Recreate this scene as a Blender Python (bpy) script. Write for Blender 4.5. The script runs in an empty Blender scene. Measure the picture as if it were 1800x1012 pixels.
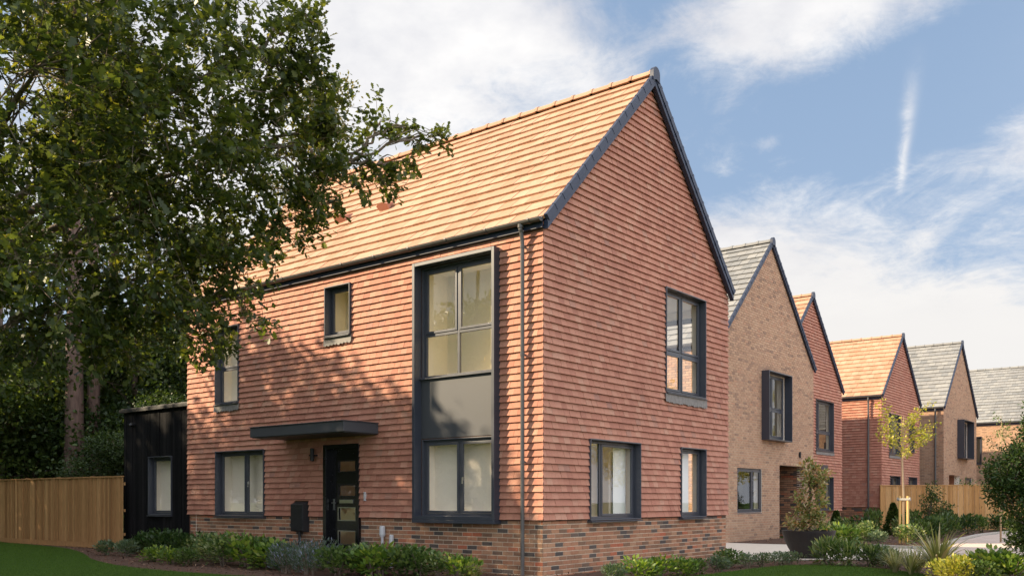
import bpy, math, random
import numpy as np
R = math.radians
random.seed(7)
rng = np.random.default_rng(11)
sc = bpy.context.scene
COL = sc.collection

# ------------------------------------------------------------------ node helpers
def new_mat(name):
    m = bpy.data.materials.new(name); m.use_nodes = True
    nt = m.node_tree; nt.nodes.clear()
    out = nt.nodes.new('ShaderNodeOutputMaterial')
    return m, nt, out
class NT:
    def __init__(s, nt): s.nt = nt
    def n(s, t, **kw):
        x = s.nt.nodes.new(t)
        for k, v in kw.items():
            if k in x.inputs: x.inputs[k].default_value = v
            else: setattr(x, k, v)
        return x
    def l(s, a, b): s.nt.links.new(a, b)
    def val(s, sock, v):
        if hasattr(v, 'is_output') or isinstance(v, bpy.types.NodeSocket): s.l(v, sock)
        else: sock.default_value = v
    def math(s, op, a, b=0.0, c=0.0, clamp=False):
        x = s.nt.nodes.new('ShaderNodeMath'); x.operation = op; x.use_clamp = clamp
        s.val(x.inputs[0], a); s.val(x.inputs[1], b); s.val(x.inputs[2], c)
        return x.outputs[0]
    def mix(s, f, a, b, mode='MIX'):
        x = s.nt.nodes.new('ShaderNodeMix'); x.data_type = 'RGBA'; x.blend_type = mode
        s.val(x.inputs['Factor'], f); s.val(x.inputs[6], a); s.val(x.inputs[7], b)
        return x.outputs[2]
    def ramp(s, f, stops, interp='LINEAR'):
        x = s.nt.nodes.new('ShaderNodeValToRGB'); r = x.color_ramp; r.interpolation = interp
        while len(r.elements) > 1: r.elements.remove(r.elements[-1])
        r.elements[0].position = stops[0][0]; r.elements[0].color = c4(stops[0][1])
        for p, c in stops[1:]:
            e = r.elements.new(p); e.color = c4(c)
        s.val(x.inputs[0], f); return x.outputs[0]
    def noise(s, scale, detail=3.0, rough=0.55, vec=None, dist=0.0):
        x = s.nt.nodes.new('ShaderNodeTexNoise')
        x.inputs['Scale'].default_value = scale; x.inputs['Detail'].default_value = detail
        x.inputs['Roughness'].default_value = rough; x.inputs['Distortion'].default_value = dist
        if vec is not None: s.l(vec, x.inputs['Vector'])
        return x.outputs[0]
    def bump(s, h, strength=0.3, dist=0.01):
        x = s.nt.nodes.new('ShaderNodeBump'); x.inputs['Strength'].default_value = strength
        x.inputs['Distance'].default_value = dist; s.l(h, x.inputs['Height']); return x.outputs[0]
def c4(c): return (c[0], c[1], c[2], 1.0)

def island_mat(name, stops, rough=0.85, noise_scale=14, noise_amt=0.25, bump=0.25, big=0.15, spec=0.3, trans=0.0, interp='LINEAR', stretch=None, bscale=60, bdist=0.004):
    """each loose piece (tile, brick, leaf) takes its own tone"""
    m, nt, out = new_mat(name); N = NT(nt)
    geo = N.n('ShaderNodeNewGeometry')
    tc = N.n('ShaderNodeTexCoord'); vec = tc.outputs['Object']
    if stretch:
        mp = N.n('ShaderNodeMapping'); mp.inputs['Scale'].default_value = stretch
        N.l(vec, mp.inputs[0]); vec = mp.outputs[0]
    col = N.ramp(geo.outputs['Random Per Island'], stops, interp)
    if noise_amt > 0:
        nz = N.noise(noise_scale, 5, 0.6, vec)
        k = N.math('MULTIPLY_ADD', nz, 2*noise_amt, 1-noise_amt)
        if big > 0:
            nb = N.noise(0.45, 3, 0.6, tc.outputs['Object'])
            k2 = N.math('MULTIPLY_ADD', nb, 2*big, 1-big)
            k = N.math('MULTIPLY', k, k2)
        cc = N.n('ShaderNodeCombineColor'); [N.l(k, cc.inputs[i]) for i in range(3)]
        col = N.mix(1.0, col, cc.outputs[0], 'MULTIPLY')
    b = N.n('ShaderNodeBsdfPrincipled'); b.inputs['Roughness'].default_value = rough
    b.inputs['Specular IOR Level'].default_value = spec
    N.l(col, b.inputs['Base Color'])
    if bump > 0:
        h = N.noise(bscale, 4, 0.6, vec)
        N.l(N.bump(h, bump, bdist), b.inputs['Normal'])
    if trans > 0:
        t = N.n('ShaderNodeBsdfTranslucent')
        tcx = N.mix(1.0, col, (1.9, 1.75, 0.7, 1), 'MULTIPLY')
        N.l(tcx, t.inputs[0])
        mx = N.n('ShaderNodeMixShader'); mx.inputs[0].default_value = trans
        N.l(b.outputs[0], mx.inputs[1]); N.l(t.outputs[0], mx.inputs[2]); N.l(mx.outputs[0], out.inputs[0])
    else: N.l(b.outputs[0], out.inputs[0])
    return m

def plain(name, col, rough=0.5, metal=0.0, noise_amt=0.08, scale=8, bump=0.0, bscale=40, spec=0.5, stretch=None, col2=None):
    m, nt, out = new_mat(name); N = NT(nt)
    tc = N.n('ShaderNodeTexCoord'); vec = tc.outputs['Object']
    if stretch:
        mp = N.n('ShaderNodeMapping'); mp.inputs['Scale'].default_value = stretch
        N.l(vec, mp.inputs[0]); vec = mp.outputs[0]
    nz = N.noise(scale, 6, 0.6, vec)
    if col2: c = N.ramp(nz, [(0.3, col), (0.7, col2)])
    else:
        a = [v*(1-noise_amt) for v in col]; b2 = [min(1, v*(1+noise_amt)) for v in col]
        c = N.ramp(nz, [(0.3, a), (0.7, b2)])
    b = N.n('ShaderNodeBsdfPrincipled', Metallic=metal); b.inputs['Specular IOR Level'].default_value = spec
    N.l(c, b.inputs['Base Color'])
    r = N.math('MULTIPLY_ADD', nz, 0.16, rough-0.08); N.l(r, b.inputs['Roughness'])
    if bump > 0: N.l(N.bump(N.noise(bscale, 5, 0.6, vec), bump, 0.01), b.inputs['Normal'])
    N.l(b.outputs[0], out.inputs[0]); return m

M = {}
M['tile'] = island_mat('hanging_tile_clay', [(0, (.36,.155,.108)), (.15, (.405,.176,.122)), (.5, (.435,.197,.136)), (.85, (.465,.222,.155)), (.96, (.48,.255,.18)), (1, (.34,.17,.13))], rough=.8, noise_scale=30, noise_amt=.18, bump=.4, big=.2)
M['brick'] = island_mat('multi_stock_brick', [(0, (.08,.065,.06)), (.10, (.11,.09,.08)), (.20, (.20,.12,.08)), (.4, (.29,.15,.09)), (.62, (.38,.18,.105)), (.85, (.40,.23,.14)), (1, (.42,.13,.07))], rough=.9, noise_scale=26, noise_amt=.3, bump=.6, big=.1)
M['brick_buff'] = island_mat('buff_stock_brick', [(0, (.26,.17,.125)), (.08, (.34,.215,.15)), (.3, (.41,.255,.17)), (.6, (.44,.28,.185)), (.85, (.47,.31,.21)), (1, (.43,.245,.16))], rough=.9, noise_scale=26, noise_amt=.25, bump=.6, big=.1)
M['mortar'] = plain('lime_mortar', (.68,.58,.46), .95, noise_amt=.15, scale=20, bump=.3)
M['mortar_dark'] = plain('recessed_mortar', (.50,.41,.32), .95, noise_amt=.15, scale=20, bump=.3)
M['backing'] = plain('tile_batten_backing', (.10,.05,.035), .95)
M['roof_orange'] = island_mat('terracotta_roof_tile', [(0, (.36,.205,.13)), (.12,(.40,.228,.145)), (.5, (.425,.25,.165)), (1, (.46,.285,.195))], rough=.75, noise_scale=9, noise_amt=.2, bump=.3, big=.2)
M['roof_grey'] = island_mat('weathered_grey_roof_tile', [(0, (.17,.175,.18)), (.15, (.20,.205,.21)), (.5, (.225,.225,.225)), (1, (.26,.26,.255))], rough=.7, noise_scale=3, noise_amt=.12, bump=.25, big=.3)
M['navy'] = plain('slate_blue_powder_coat', (.040,.045,.062), .38, noise_amt=.06, scale=3)
M['frame_grey'] = plain('anthracite_window_frame', (.058,.062,.078), .35, noise_amt=.06, scale=3)
M['panel_grey'] = plain('spandrel_panel_grey', (.055,.058,.068), .55, noise_amt=.06, scale=2)
M['verge'] = plain('dark_verge_plastic', (.020,.030,.062), .5, noise_amt=.1)
M['gutter'] = plain('grey_gutter_plastic', (.085,.08,.08), .32, noise_amt=.1)
M['black'] = plain('black_gloss_door', (.006,.006,.008), .25)
M['black_plastic'] = plain('black_plastic', (.012,.012,.014), .55)
M['steel'] = plain('brushed_steel', (.55,.55,.54), .3, metal=1.0)
M['white_plastic'] = plain('white_plastic', (.55,.55,.57), .45)
M['lead'] = plain('lead_flashing', (.20,.185,.175), .7, noise_amt=.25, scale=14)
M['cream'] = plain('cream_plaster', (.92,.85,.74), .9, noise_amt=.02)
M['olive'] = plain('stone_coloured_plaster', (.76,.70,.55), .9, noise_amt=.02)
M['curtain'] = plain('white_blind_fabric', (.82,.82,.80), .9, noise_amt=.02)
M['floor_int'] = plain('pale_oak_floor', (.62,.55,.45), .8, noise_amt=.1)
M['burnt'] = island_mat('black_stained_larch', [(0, (.005,.005,.006)), (.5, (.008,.008,.009)), (1, (.014,.013,.014))], rough=.85, spec=.12, noise_scale=5, noise_amt=.5, bump=.5, stretch=(12,12,1), big=0)
M['fence'] = island_mat('treated_fence_board', [(0, (.27,.135,.052)), (.5, (.40,.21,.085)), (1, (.50,.285,.125))], rough=.85, noise_scale=4, noise_amt=.5, bump=.5, stretch=(10,10,1), big=.1)
M['fence_lit'] = island_mat('sun_lightened_fence_board', [(0, (.44,.235,.085)), (.5, (.60,.34,.135)), (1, (.70,.43,.19))], rough=.85, noise_scale=4, noise_amt=.4, bump=.5, stretch=(10,10,1), big=.1)  # fence boards lightened in colour to stand in for sunlight
M['stake'] = plain('new_softwood_stake', (.62,.42,.16), .8, noise_amt=.12, stretch=(10,10,1))
M['concrete'] = plain('pale_paving', (.60,.53,.45), .9, noise_amt=.08, scale=6, bump=.1)
M['kerb'] = plain('concrete_kerb', (.42,.39,.35), .9, noise_amt=.12, scale=9, bump=.15)
M['soil'] = plain('bark_mulch_soil', (.055,.026,.016), .95, scale=12, bump=.9, bscale=30, col2=(.12,.06,.036))
M['chips'] = island_mat('bark_chips', [(0, (.05,.022,.014)), (.5, (.13,.06,.035)), (.9, (.22,.11,.065)), (1, (.40,.27,.18))], rough=.95, noise_amt=.2, bump=0, big=0)
M['lawn'] = plain('mown_lawn', (.032,.068,.008), .95, scale=5, bump=.5, bscale=120, col2=(.050,.100,.012), spec=.1)
M['blades'] = island_mat('grass_blades', [(0, (.032,.074,.008)), (.6, (.058,.118,.012)), (1, (.11,.17,.028))], rough=.7, noise_amt=0, bump=0, trans=.3)
M['bowl'] = plain('charcoal_resin_bowl', (.022,.018,.017), .55, noise_amt=.15, bump=.15)
M['bark'] = plain('grey_brown_bark', (.10,.075,.055), .95, scale=7, bump=.9, bscale=12, col2=(.19,.145,.11), stretch=(3,3,.6))
M['bark_pine'] = plain('pine_bark', (.085,.055,.045), .95, scale=5, bump=1.0, bscale=9, col2=(.19,.125,.10), stretch=(3,3,.5))
M['bark_pale'] = plain('pale_young_bark', (.42,.31,.20), .9, scale=8, bump=.4)
M['strap'] = plain('rubber_tree_tie', (.35,.33,.30), .8)
def leaf(name, stops, trans=.3, rough=.5, spec=.4): return island_mat(name, stops, rough=rough, noise_amt=0, bump=0, trans=trans, spec=spec)
M['oak'] = leaf('oak_leaves', [(0, (.036,.054,.022)), (.5, (.058,.082,.026)), (.85, (.09,.12,.03)), (1, (.18,.19,.04))], trans=.45, rough=.42)
M['bg_leaf'] = leaf('woodland_leaves', [(0, (.032,.055,.015)), (.6, (.056,.094,.022)), (1, (.11,.15,.035))], .38)
M['bg_dark'] = leaf('evergreen_leaves', [(0, (.020,.042,.014)), (.6, (.038,.068,.020)), (1, (.07,.11,.03))], .28)
M['pine_leaf'] = leaf('pine_needles', [(0, (.06,.075,.03)), (.6, (.12,.12,.05)), (1, (.24,.19,.09))], .35)
M['yew'] = leaf('yew_foliage', [(0, (.020,.042,.010)), (.6, (.042,.080,.018)), (1, (.10,.15,.03))], .25)
M['vib'] = leaf('viburnum_leaves', [(0, (.018,.045,.012)), (.6, (.035,.075,.02)), (1, (.09,.14,.05))], .25, .4)
M['euon'] = leaf('variegated_leaves', [(0, (.05,.10,.03)), (.5, (.10,.165,.05)), (.8, (.21,.25,.11)), (1, (.36,.38,.21))], .3)
M['lime'] = leaf('lime_green_leaves', [(0, (.05,.11,.02)), (.5, (.11,.19,.035)), (.85, (.20,.28,.05)), (1, (.32,.36,.10))], .35)
M['yellow'] = leaf('golden_leaves', [(0, (.12,.17,.025)), (.5, (.28,.29,.045)), (1, (.46,.42,.09))], .35)
M['grn'] = leaf('mid_green_leaves', [(0, (.035,.075,.02)), (.5, (.07,.125,.03)), (1, (.16,.22,.08))], .3)
M['greyleaf'] = leaf('grey_green_leaves', [(0, (.06,.10,.055)), (.5, (.10,.15,.085)), (1, (.20,.25,.16))], .25, .6)
M['lav'] = leaf('catmint_foliage_and_flowers', [(0, (.04,.08,.04)), (.45, (.07,.11,.07)), (.75, (.12,.15,.16)), (1, (.24,.26,.40))], .3, .6)
M['phor'] = leaf('striped_strap_leaves', [(0, (.12,.15,.05)), (.5, (.27,.28,.13)), (.8, (.48,.44,.26)), (1, (.44,.34,.25))], .25)
M['phot'] = leaf('photinia_leaves', [(0, (.09,.14,.04)), (.4, (.20,.24,.08)), (.65, (.36,.31,.16)), (.85, (.44,.24,.13)), (1, (.50,.46,.28))], .3)
M['young'] = leaf('young_yellow_green_leaves', [(0, (.16,.20,.03)), (.5, (.32,.33,.05)), (1, (.50,.44,.08))], .4)

def glass_mat():
    m, nt, out = new_mat('window_glass'); N = NT(nt)
    fr = N.n('ShaderNodeLayerWeight', Blend=.5)      # Schlick, the same from both sides of the pane
    f2 = N.math('MULTIPLY_ADD', N.math('POWER', fr.outputs['Facing'], 5.0), .88, 0.095, clamp=True)
    t = N.n('ShaderNodeBsdfTransparent'); t.inputs[0].default_value = (1,.99,.97,1)
    g = N.n('ShaderNodeBsdfGlossy', Roughness=0.0); g.inputs[0].default_value = (1,1,1,1)
    tc = N.n('ShaderNodeTexCoord'); nz = N.noise(1.6, 1, .4, tc.outputs['Object'])
    N.l(N.bump(nz, 0.035, 0.05), g.inputs['Normal'])
    mx = N.n('ShaderNodeMixShader'); N.l(f2, mx.inputs[0]); N.l(t.outputs[0], mx.inputs[1]); N.l(g.outputs[0], mx.inputs[2])
    N.l(mx.outputs[0], out.inputs[0]); return m
M['glass'] = glass_mat()
def paving_mat():
    m, nt, out = new_mat('block_paving'); N = NT(nt)
    tc = N.n('ShaderNodeTexCoord')
    br = N.n('ShaderNodeTexBrick'); N.l(tc.outputs['Object'], br.inputs['Vector'])
    br.inputs['Scale'].default_value = 1; br.inputs['Brick Width'].default_value = .2; br.inputs['Row Height'].default_value = .1
    br.inputs['Mortar Size'].default_value = .004; br.inputs['Color1'].default_value = (.52,.40,.34,1); br.inputs['Color2'].default_value = (.62,.51,.44,1)
    br.inputs['Mortar'].default_value = (.28,.23,.2,1)
    nz = N.noise(3, 5, .6, tc.outputs['Object'])
    c = N.mix(0.3, br.outputs[0], N.ramp(nz, [(.3,(.5,.4,.34)),(.7,(.42,.33,.28))]))
    b = N.n('ShaderNodeBsdfPrincipled', Roughness=.9); N.l(c, b.inputs['Base Color']); N.l(b.outputs[0], out.inputs[0])
    N.l(N.bump(br.outputs[1], -.4, .004), b.inputs['Normal'])
    return m
M['paving'] = paving_mat()

# ------------------------------------------------------------------ object helpers
def set_parent(o, parent):
    if parent is not None: o.parent = parent
def origin_of(o):
    x = np.zeros(3)
    while o is not None: x = x + np.array(o.location); o = o.parent
    return x
def tag(o, label=None, cat=None, group=None, kind=None):
    if label: o['label'] = label
    if cat: o['category'] = cat
    if group: o['group'] = group
    if kind: o['kind'] = kind
    return o
def thing(name, label, cat, loc, group=None):
    o = bpy.data.objects.new(name, None); COL.objects.link(o); o.location = loc
    o.empty_display_size = .2
    return tag(o, label, cat, group)
class MB:
    def __init__(s): s.v = []; s.f = []; s.m = []
    def face(s, pts, mi=0):
        b = len(s.v); s.v += [tuple(p) for p in pts]; s.f.append(tuple(range(b, b+len(pts)))); s.m.append(mi)
    def prism(s, a, b, mi=0):
        """a, b: matching closed loops"""
        n = len(a); o = len(s.v); s.v += [tuple(p) for p in a] + [tuple(p) for p in b]
        s.f.append(tuple(range(o, o+n))); s.f.append(tuple(reversed(range(o+n, o+2*n)))); s.m += [mi, mi]
        for i in range(n):
            j = (i+1) % n; s.f.append((o+i, o+n+i, o+n+j, o+j)); s.m.append(mi)
    def box(s, x0, x1, y0, y1, z0, z1, mi=0):
        s.prism([(x0,y0,z0),(x1,y0,z0),(x1,y1,z0),(x0,y1,z0)], [(x0,y0,z1),(x1,y0,z1),(x1,y1,z1),(x0,y1,z1)], mi)
    def wbox(s, W, u0, u1, v0, v1, d0, d1, mi=0):
        s.prism([W(u0,v0,d0),W(u1,v0,d0),W(u1,v1,d0),W(u0,v1,d0)], [W(u0,v0,d1),W(u1,v0,d1),W(u1,v1,d1),W(u0,v1,d1)], mi)
    def tube(s, pts, rads, n=8, cap=True, mi=0):
        pts = [np.array(p, float) for p in pts]; o = len(s.v)
        if not hasattr(rads, '__len__'): rads = [rads]*len(pts)
        ref = None
        for i, p in enumerate(pts):
            d = pts[min(i+1, len(pts)-1)] - pts[max(i-1, 0)]; d = d/(np.linalg.norm(d)+1e-9)
            if ref is None: ref = np.array([1.,0,0]) if abs(d[0]) < .9 else np.array([0,1.,0])
            a = np.cross(d, ref); a /= np.linalg.norm(a)+1e-9; b = np.cross(d, a); ref = np.cross(a, d)
            for k in range(n):
                t = 2*math.pi*k/n; s.v.append(tuple(p + rads[i]*(math.cos(t)*a + math.sin(t)*b)))
        for i in range(len(pts)-1):
            for k in range(n):
                k2 = (k+1) % n; s.f.append((o+i*n+k, o+i*n+k2, o+(i+1)*n+k2, o+(i+1)*n+k)); s.m.append(mi)
        if cap:
            s.f.append(tuple(o+k for k in reversed(range(n)))); s.f.append(tuple(o+(len(pts)-1)*n+k for k in range(n))); s.m += [mi, mi]
    def build(s, name, mats, parent=None, smooth=False, bevel=0.0):
        me = bpy.data.meshes.new(name)
        off = origin_of(parent) if parent is not None else np.zeros(3)
        V = np.array(s.v, float) - off
        me.from_pydata(V.tolist(), [], s.f)
        if not isinstance(mats, (list, tuple)): mats = [mats]
        for m in mats: me.materials.append(m)
        if len(mats) > 1: me.polygons.foreach_set('material_index', s.m)
        if smooth: me.polygons.foreach_set('use_smooth', [True]*len(me.polygons))
        me.update()
        o = bpy.data.objects.new(name, me); COL.objects.link(o); set_parent(o, parent)
        if bevel > 0:
            b = o.modifiers.new('bevel', 'BEVEL'); b.width = bevel; b.segments = 2; b.limit_method = 'ANGLE'
        return o
def np_mesh(name, V, K, mat, parent=None, origin=None, smooth=False):
    """V (n,K,3): n separate K-gons"""
    n = len(V); me = bpy.data.meshes.new(name)
    off = origin_of(parent) if parent is not None else (np.zeros(3) if origin is None else np.array(origin))
    P = (V - off).reshape(-1, 3).astype(np.float32)
    me.vertices.add(n*K); me.vertices.foreach_set('co', P.ravel())
    me.loops.add(n*K); me.loops.foreach_set('vertex_index', np.arange(n*K, dtype=np.int32))
    me.polygons.add(n); me.polygons.foreach_set('loop_start', np.arange(0, n*K, K, dtype=np.int32))
    try: me.polygons.foreach_set('loop_total', np.full(n, K, dtype=np.int32))
    except Exception: pass
    me.materials.append(mat); me.update(calc_edges=True); me.validate()
    o = bpy.data.objects.new(name, me); COL.objects.link(o); set_parent(o, parent)
    if parent is None and origin is not None: o.location = origin
    return o
def copy_tree(o, loc=None, rz=0.0, scale=1.0):
    kids = {}
    def rec(a, par):
        c = a.copy(); COL.objects.link(c)
        if par is not None: c.parent = par
        for ch in [x for x in all_children.get(a.name, [])]: rec(ch, c)
        return c
    all_children = {}
    for x in COL.objects:
        if x.parent is not None: all_children.setdefault(x.parent.name, []).append(x)
    c = rec(o, None)
    if loc is not None: c.location = loc
    c.rotation_euler = (0, 0, rz)
    c.scale = (scale,)*3 if not hasattr(scale, '__len__') else scale
    return c

# wall frames: W(u, v, d) -> world point; d is outwards
def WY(y0):            # wall facing -Y, u = X, v = Z
    return lambda u, v, d: (u, y0-d, v)
def WX(x0):            # wall facing +X, u = Y, v = Z
    return lambda u, v, d: (x0+d, u, v)
def WXm(x0):           # wall facing -X
    return lambda u, v, d: (x0-d, u, v)
def clip_poly(poly, planes):
    for a, b, c in planes:
        out = []; n = len(poly)
        for i in range(n):
            p, q = poly[i], poly[(i+1) % n]
            fp = a*p[0]+b*p[1]-c; fq = a*q[0]+b*q[1]-c
            if fp <= 0: out.append(p)
            if (fp < 0 < fq) or (fq < 0 < fp):
                t = fp/(fp-fq); out.append((p[0]+t*(q[0]-p[0]), p[1]+t*(q[1]-p[1])))
        poly = out
        if len(poly) < 3: return []
    return poly
def sub_holes(r, holes):
    rs = [r]
    for h in holes:
        nr = []
        for (a0, a1, b0, b1) in rs:
            if a1 <= h[0] or a0 >= h[1] or b1 <= h[2] or b0 >= h[3]: nr.append((a0,a1,b0,b1)); continue
            if a0 < h[0]: nr.append((a0, h[0], b0, b1))
            if a1 > h[1]: nr.append((h[1], a1, b0, b1))
            m0, m1 = max(a0, h[0]), min(a1, h[1])
            if b0 < h[2]: nr.append((m0, m1, b0, h[2]))
            if b1 > h[3]: nr.append((m0, m1, h[3], b1))
        rs = nr
    return [q for q in rs if q[1]-q[0] > .006 and q[3]-q[2] > .006]
def clad(mb, W, u0, u1, v0, v1, cw, g, holes=(), planes=(), lipb=.022, lipt=.004, gap=.003, vgap=0.0, jit=.003, bond=.5, vary=0.0, back=-.01, overlap=0.0, jv=0.0):
    rows = int(math.ceil((v1-v0)/g - 1e-6))
    for r in range(rows):
        vb = v0+r*g; vt = min(vb+g-vgap, v1)
        off = (r % 2)*cw*bond
        u = u0 - off
        while u < u1 - 1e-6:
            w = cw
            a0 = max(u, u0); a1 = min(u+w-gap, u1); u += w
            if a1-a0 < .01: continue
            j = random.uniform(-jit, jit); dv = random.uniform(-jv, jv)
            tilt = random.uniform(-jit, jit)*.6
            for (p0, p1, q0, q1) in sub_holes((a0, a1, vb+dv, vt), holes):
                poly = [(p0,q0),(p1,q0),(p1,q1),(p0,q1)]
                if planes: poly = clip_poly(poly, planes)
                if len(poly) < 3: continue
                fr = [W(a, b, lipb+(lipt-lipb)*(b-vb)/g + j + tilt*((a-a0)/cw-.5)*2) for a, b in poly]
                bk = [W(a, b, back) for a, b in poly]
                n = len(poly); o = len(mb.v); mb.v += fr+bk
                mb.f.append(tuple(range(o, o+n))); mb.m.append(0)
                for i in range(n):
                    k = (i+1) % n; mb.f.append((o+i, o+n+i, o+n+k, o+k)); mb.m.append(0)
def shell(mb, W, u0, u1, v0, v1, holes, planes, d0, d1, mo=0, mi=1):
    """wall body with openings: outer sheet at d0, inner sheet at d1, lined reveals"""
    us = sorted(set([u0,u1]+[h[0] for h in holes]+[h[1] for h in holes])); vs = sorted(set([v0,v1]+[h[2] for h in holes]+[h[3] for h in holes]))
    us = [u for u in us if u0 <= u <= u1]; vs = [v for v in vs if v0 <= v <= v1]
    for i in range(len(us)-1):
        for j in range(len(vs)-1):
            cu, cv = (us[i]+us[i+1])/2, (vs[j]+vs[j+1])/2
            if any(h[0] < cu < h[1] and h[2] < cv < h[3] for h in holes): continue
            poly = [(us[i],vs[j]),(us[i+1],vs[j]),(us[i+1],vs[j+1]),(us[i],vs[j+1])]
            if planes: poly = clip_poly(poly, planes)
            if len(poly) < 3: continue
            mb.face([W(a,b,d0) for a,b in poly], mo); mb.face([W(a,b,d1) for a,b in reversed(poly)], mi)
    for h in holes:
        a, b, c, d = h; P = [(a,c),(b,c),(b,d),(a,d)]
        for i in range(4):
            p, q = P[i], P[(i+1)%4]
            mb.face([W(p[0],p[1],d0),W(q[0],q[1],d0),W(q[0],q[1],d1),W(p[0],p[1],d1)], mi)

def ring(mb, W, u0, u1, v0, v1, t, d0, d1, mi=0):
    mb.wbox(W, u0, u0+t, v0, v1, d0, d1, mi); mb.wbox(W, u1-t, u1, v0, v1, d0, d1, mi)
    mb.wbox(W, u0+t, u1-t, v0, v0+t, d0, d1, mi); mb.wbox(W, u0+t, u1-t, v1-t, v1, d0, d1, mi)
def window(house, W, u0, u1, v0, v1, set_d=-.13, proud=.035, mull=(), trans=(), handles=(), sill=True, liner=.022, part='window', label=None, blind=None, opens=None, fill_depth=None, tone='cream'):
    """deep lined opening: liner, frame, casements; each pane a sub-part"""
    mb = MB()
    if liner: ring(mb, W, u0, u1, v0, v1, liner, set_d-.03, proud)
    a0, a1, b0, b1 = u0+liner, u1-liner, v0+liner, v1-liner
    fr = .045
    ring(mb, W, a0, a1, b0, b1, fr, set_d-.04, set_d+.01)
    us = [a0+fr-.02] + [x for x in mull] + [a1-fr+.02]; vs = [b0+fr-.02] + [x for x in trans] + [b1-fr+.02]
    for m_ in mull: mb.wbox(W, m_-.025, m_+.025, b0+fr, b1-fr, set_d-.038, set_d+.008)
    for t_ in trans:
        es = [a0+fr]+[x for x in mull]+[a1-fr]
        for i in range(len(es)-1):
            mb.wbox(W, es[i]+(.025 if i > 0 else 0), es[i+1]-(.025 if i < len(es)-2 else 0), t_-.025, t_+.025, set_d-.038, set_d+.008)
    mb.build  # frame
    panes = []
    for i in range(len(us)-1):
        for j in range(len(vs)-1):
            p0 = us[i] + (.028 if i > 0 else .022); p1 = us[i+1]-(.028 if i < len(us)-2 else .022)
            q0 = vs[j] + (.028 if j > 0 else .022); q1 = vs[j+1]-(.028 if j < len(vs)-2 else .022)
            if opens is None or (i, j) in opens:
                ring(mb, W, p0, p1, q0, q1, .042, set_d-.02, set_d+.022)
                p0 += .04; p1 -= .04; q0 += .04; q1 -= .04
            panes.append((p0-.004, p1+.004, q0-.004, q1+.004))
    w = mb.build(part, M['frame_grey'], house, bevel=.004)
    if label: w['label'] = label
    for (p0, p1, q0, q1) in panes:
        g = MB(); g.face([W(p0,q0,set_d-.008),W(p1,q0,set_d-.008),W(p1,q1,set_d-.008),W(p0,q1,set_d-.008)])
        g.build('pane', M['glass'], w)
    if sill:
        s = MB(); s.prism([W(u0-.005,v0-.028,set_d),W(u1+.005,v0-.028,set_d),W(u1+.005,v0-.003,set_d),W(u0-.005,v0-.003,set_d)],
                          [W(u0-.005,v0-.030,proud+.03),W(u1+.005,v0-.030,proud+.03),W(u1+.005,v0-.012,proud+.03),W(u0-.005,v0-.012,proud+.03)])
        s.build('sill', M['frame_grey'], w, bevel=.003)
    for (hu, hv) in handles:
        h = MB(); h.wbox(W, hu-.012, hu+.012, hv-.03, hv+.03, set_d+.02, set_d+.032); h.wbox(W, hu-.008, hu+.008, hv-.09, hv+.02, set_d+.036, set_d+.05)
        h.build('handle', M['steel'], w)
    if fill_depth:  # shallow pale box added close behind the glass to brighten the window
        q = MB(); e = .02; a, c_, z0, z1 = u0+.012, u1-.012, v0+.012, v1-.012; d0, d1 = set_d-.045, set_d-.045-fill_depth
        for P4 in ([(a,z0,d1),(c_,z0,d1),(c_,z1,d1),(a,z1,d1)], [(a,z0,d0),(a,z0,d1),(a,z1,d1),(a,z1,d0)], [(c_,z0,d0),(c_,z1,d0),(c_,z1,d1),(c_,z0,d1)],
                   [(a,z1,d0),(a,z1,d1),(c_,z1,d1),(c_,z1,d0)], [(a,z0,d0),(c_,z0,d0),(c_,z0,d1),(a,z0,d1)]):
            q.face([W(*k) for k in P4])
        q.wbox(W, (u0+u1)/2-.04, (u0+u1)/2+.04, v0+(v1-v0)*.17, v0+(v1-v0)*.17+.08, d1+.002, d1+.015)
        q.build('fill_lining', M[tone], house)
    if blind:
        bb = MB(); bb.wbox(W, blind[0], blind[1], v0+.05, v1-.05, set_d-.16, set_d-.15); bb.build('blind', M['curtain'], w)
    return w
def apron(house, W, u0, u1, v, parts=2, h=.14):
    """lead apron with scalloped lower edge under an upper window"""
    mb = MB(); n = max(4, int((u1-u0)/.085))
    top = [(u0-.03, v), (u1+.03, v)]
    step = (u1-u0+.06)/n; a = u0-.03
    for i in range(n):
        x0 = a+i*step; x1 = x0+step
        d = .034; lo = v-h+random.uniform(-.012,.012)
        mb.prism([W(x0,v,d),W(x0,lo,d+.006),W(x0+step*.7,lo-.012,d+.008),W(x1,lo+.022,d+.005),W(x1,v,d)],
                 [W(x0,v,d-.006),W(x0,lo,d),W(x0+step*.7,lo-.012,d),W(x1,lo+.022,d),W(x1,v,d-.006)])
    mb.build('lead_apron', M['lead'], house)
def plane_cap(y0, y1, k, zb, drop):
    """half planes keeping points under both rakes: z <= zb+k*(u-y0)-drop"""
    return [(-k, 1.0, zb-k*y0-drop), (k, 1.0, zb+k*y1-drop)]

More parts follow.
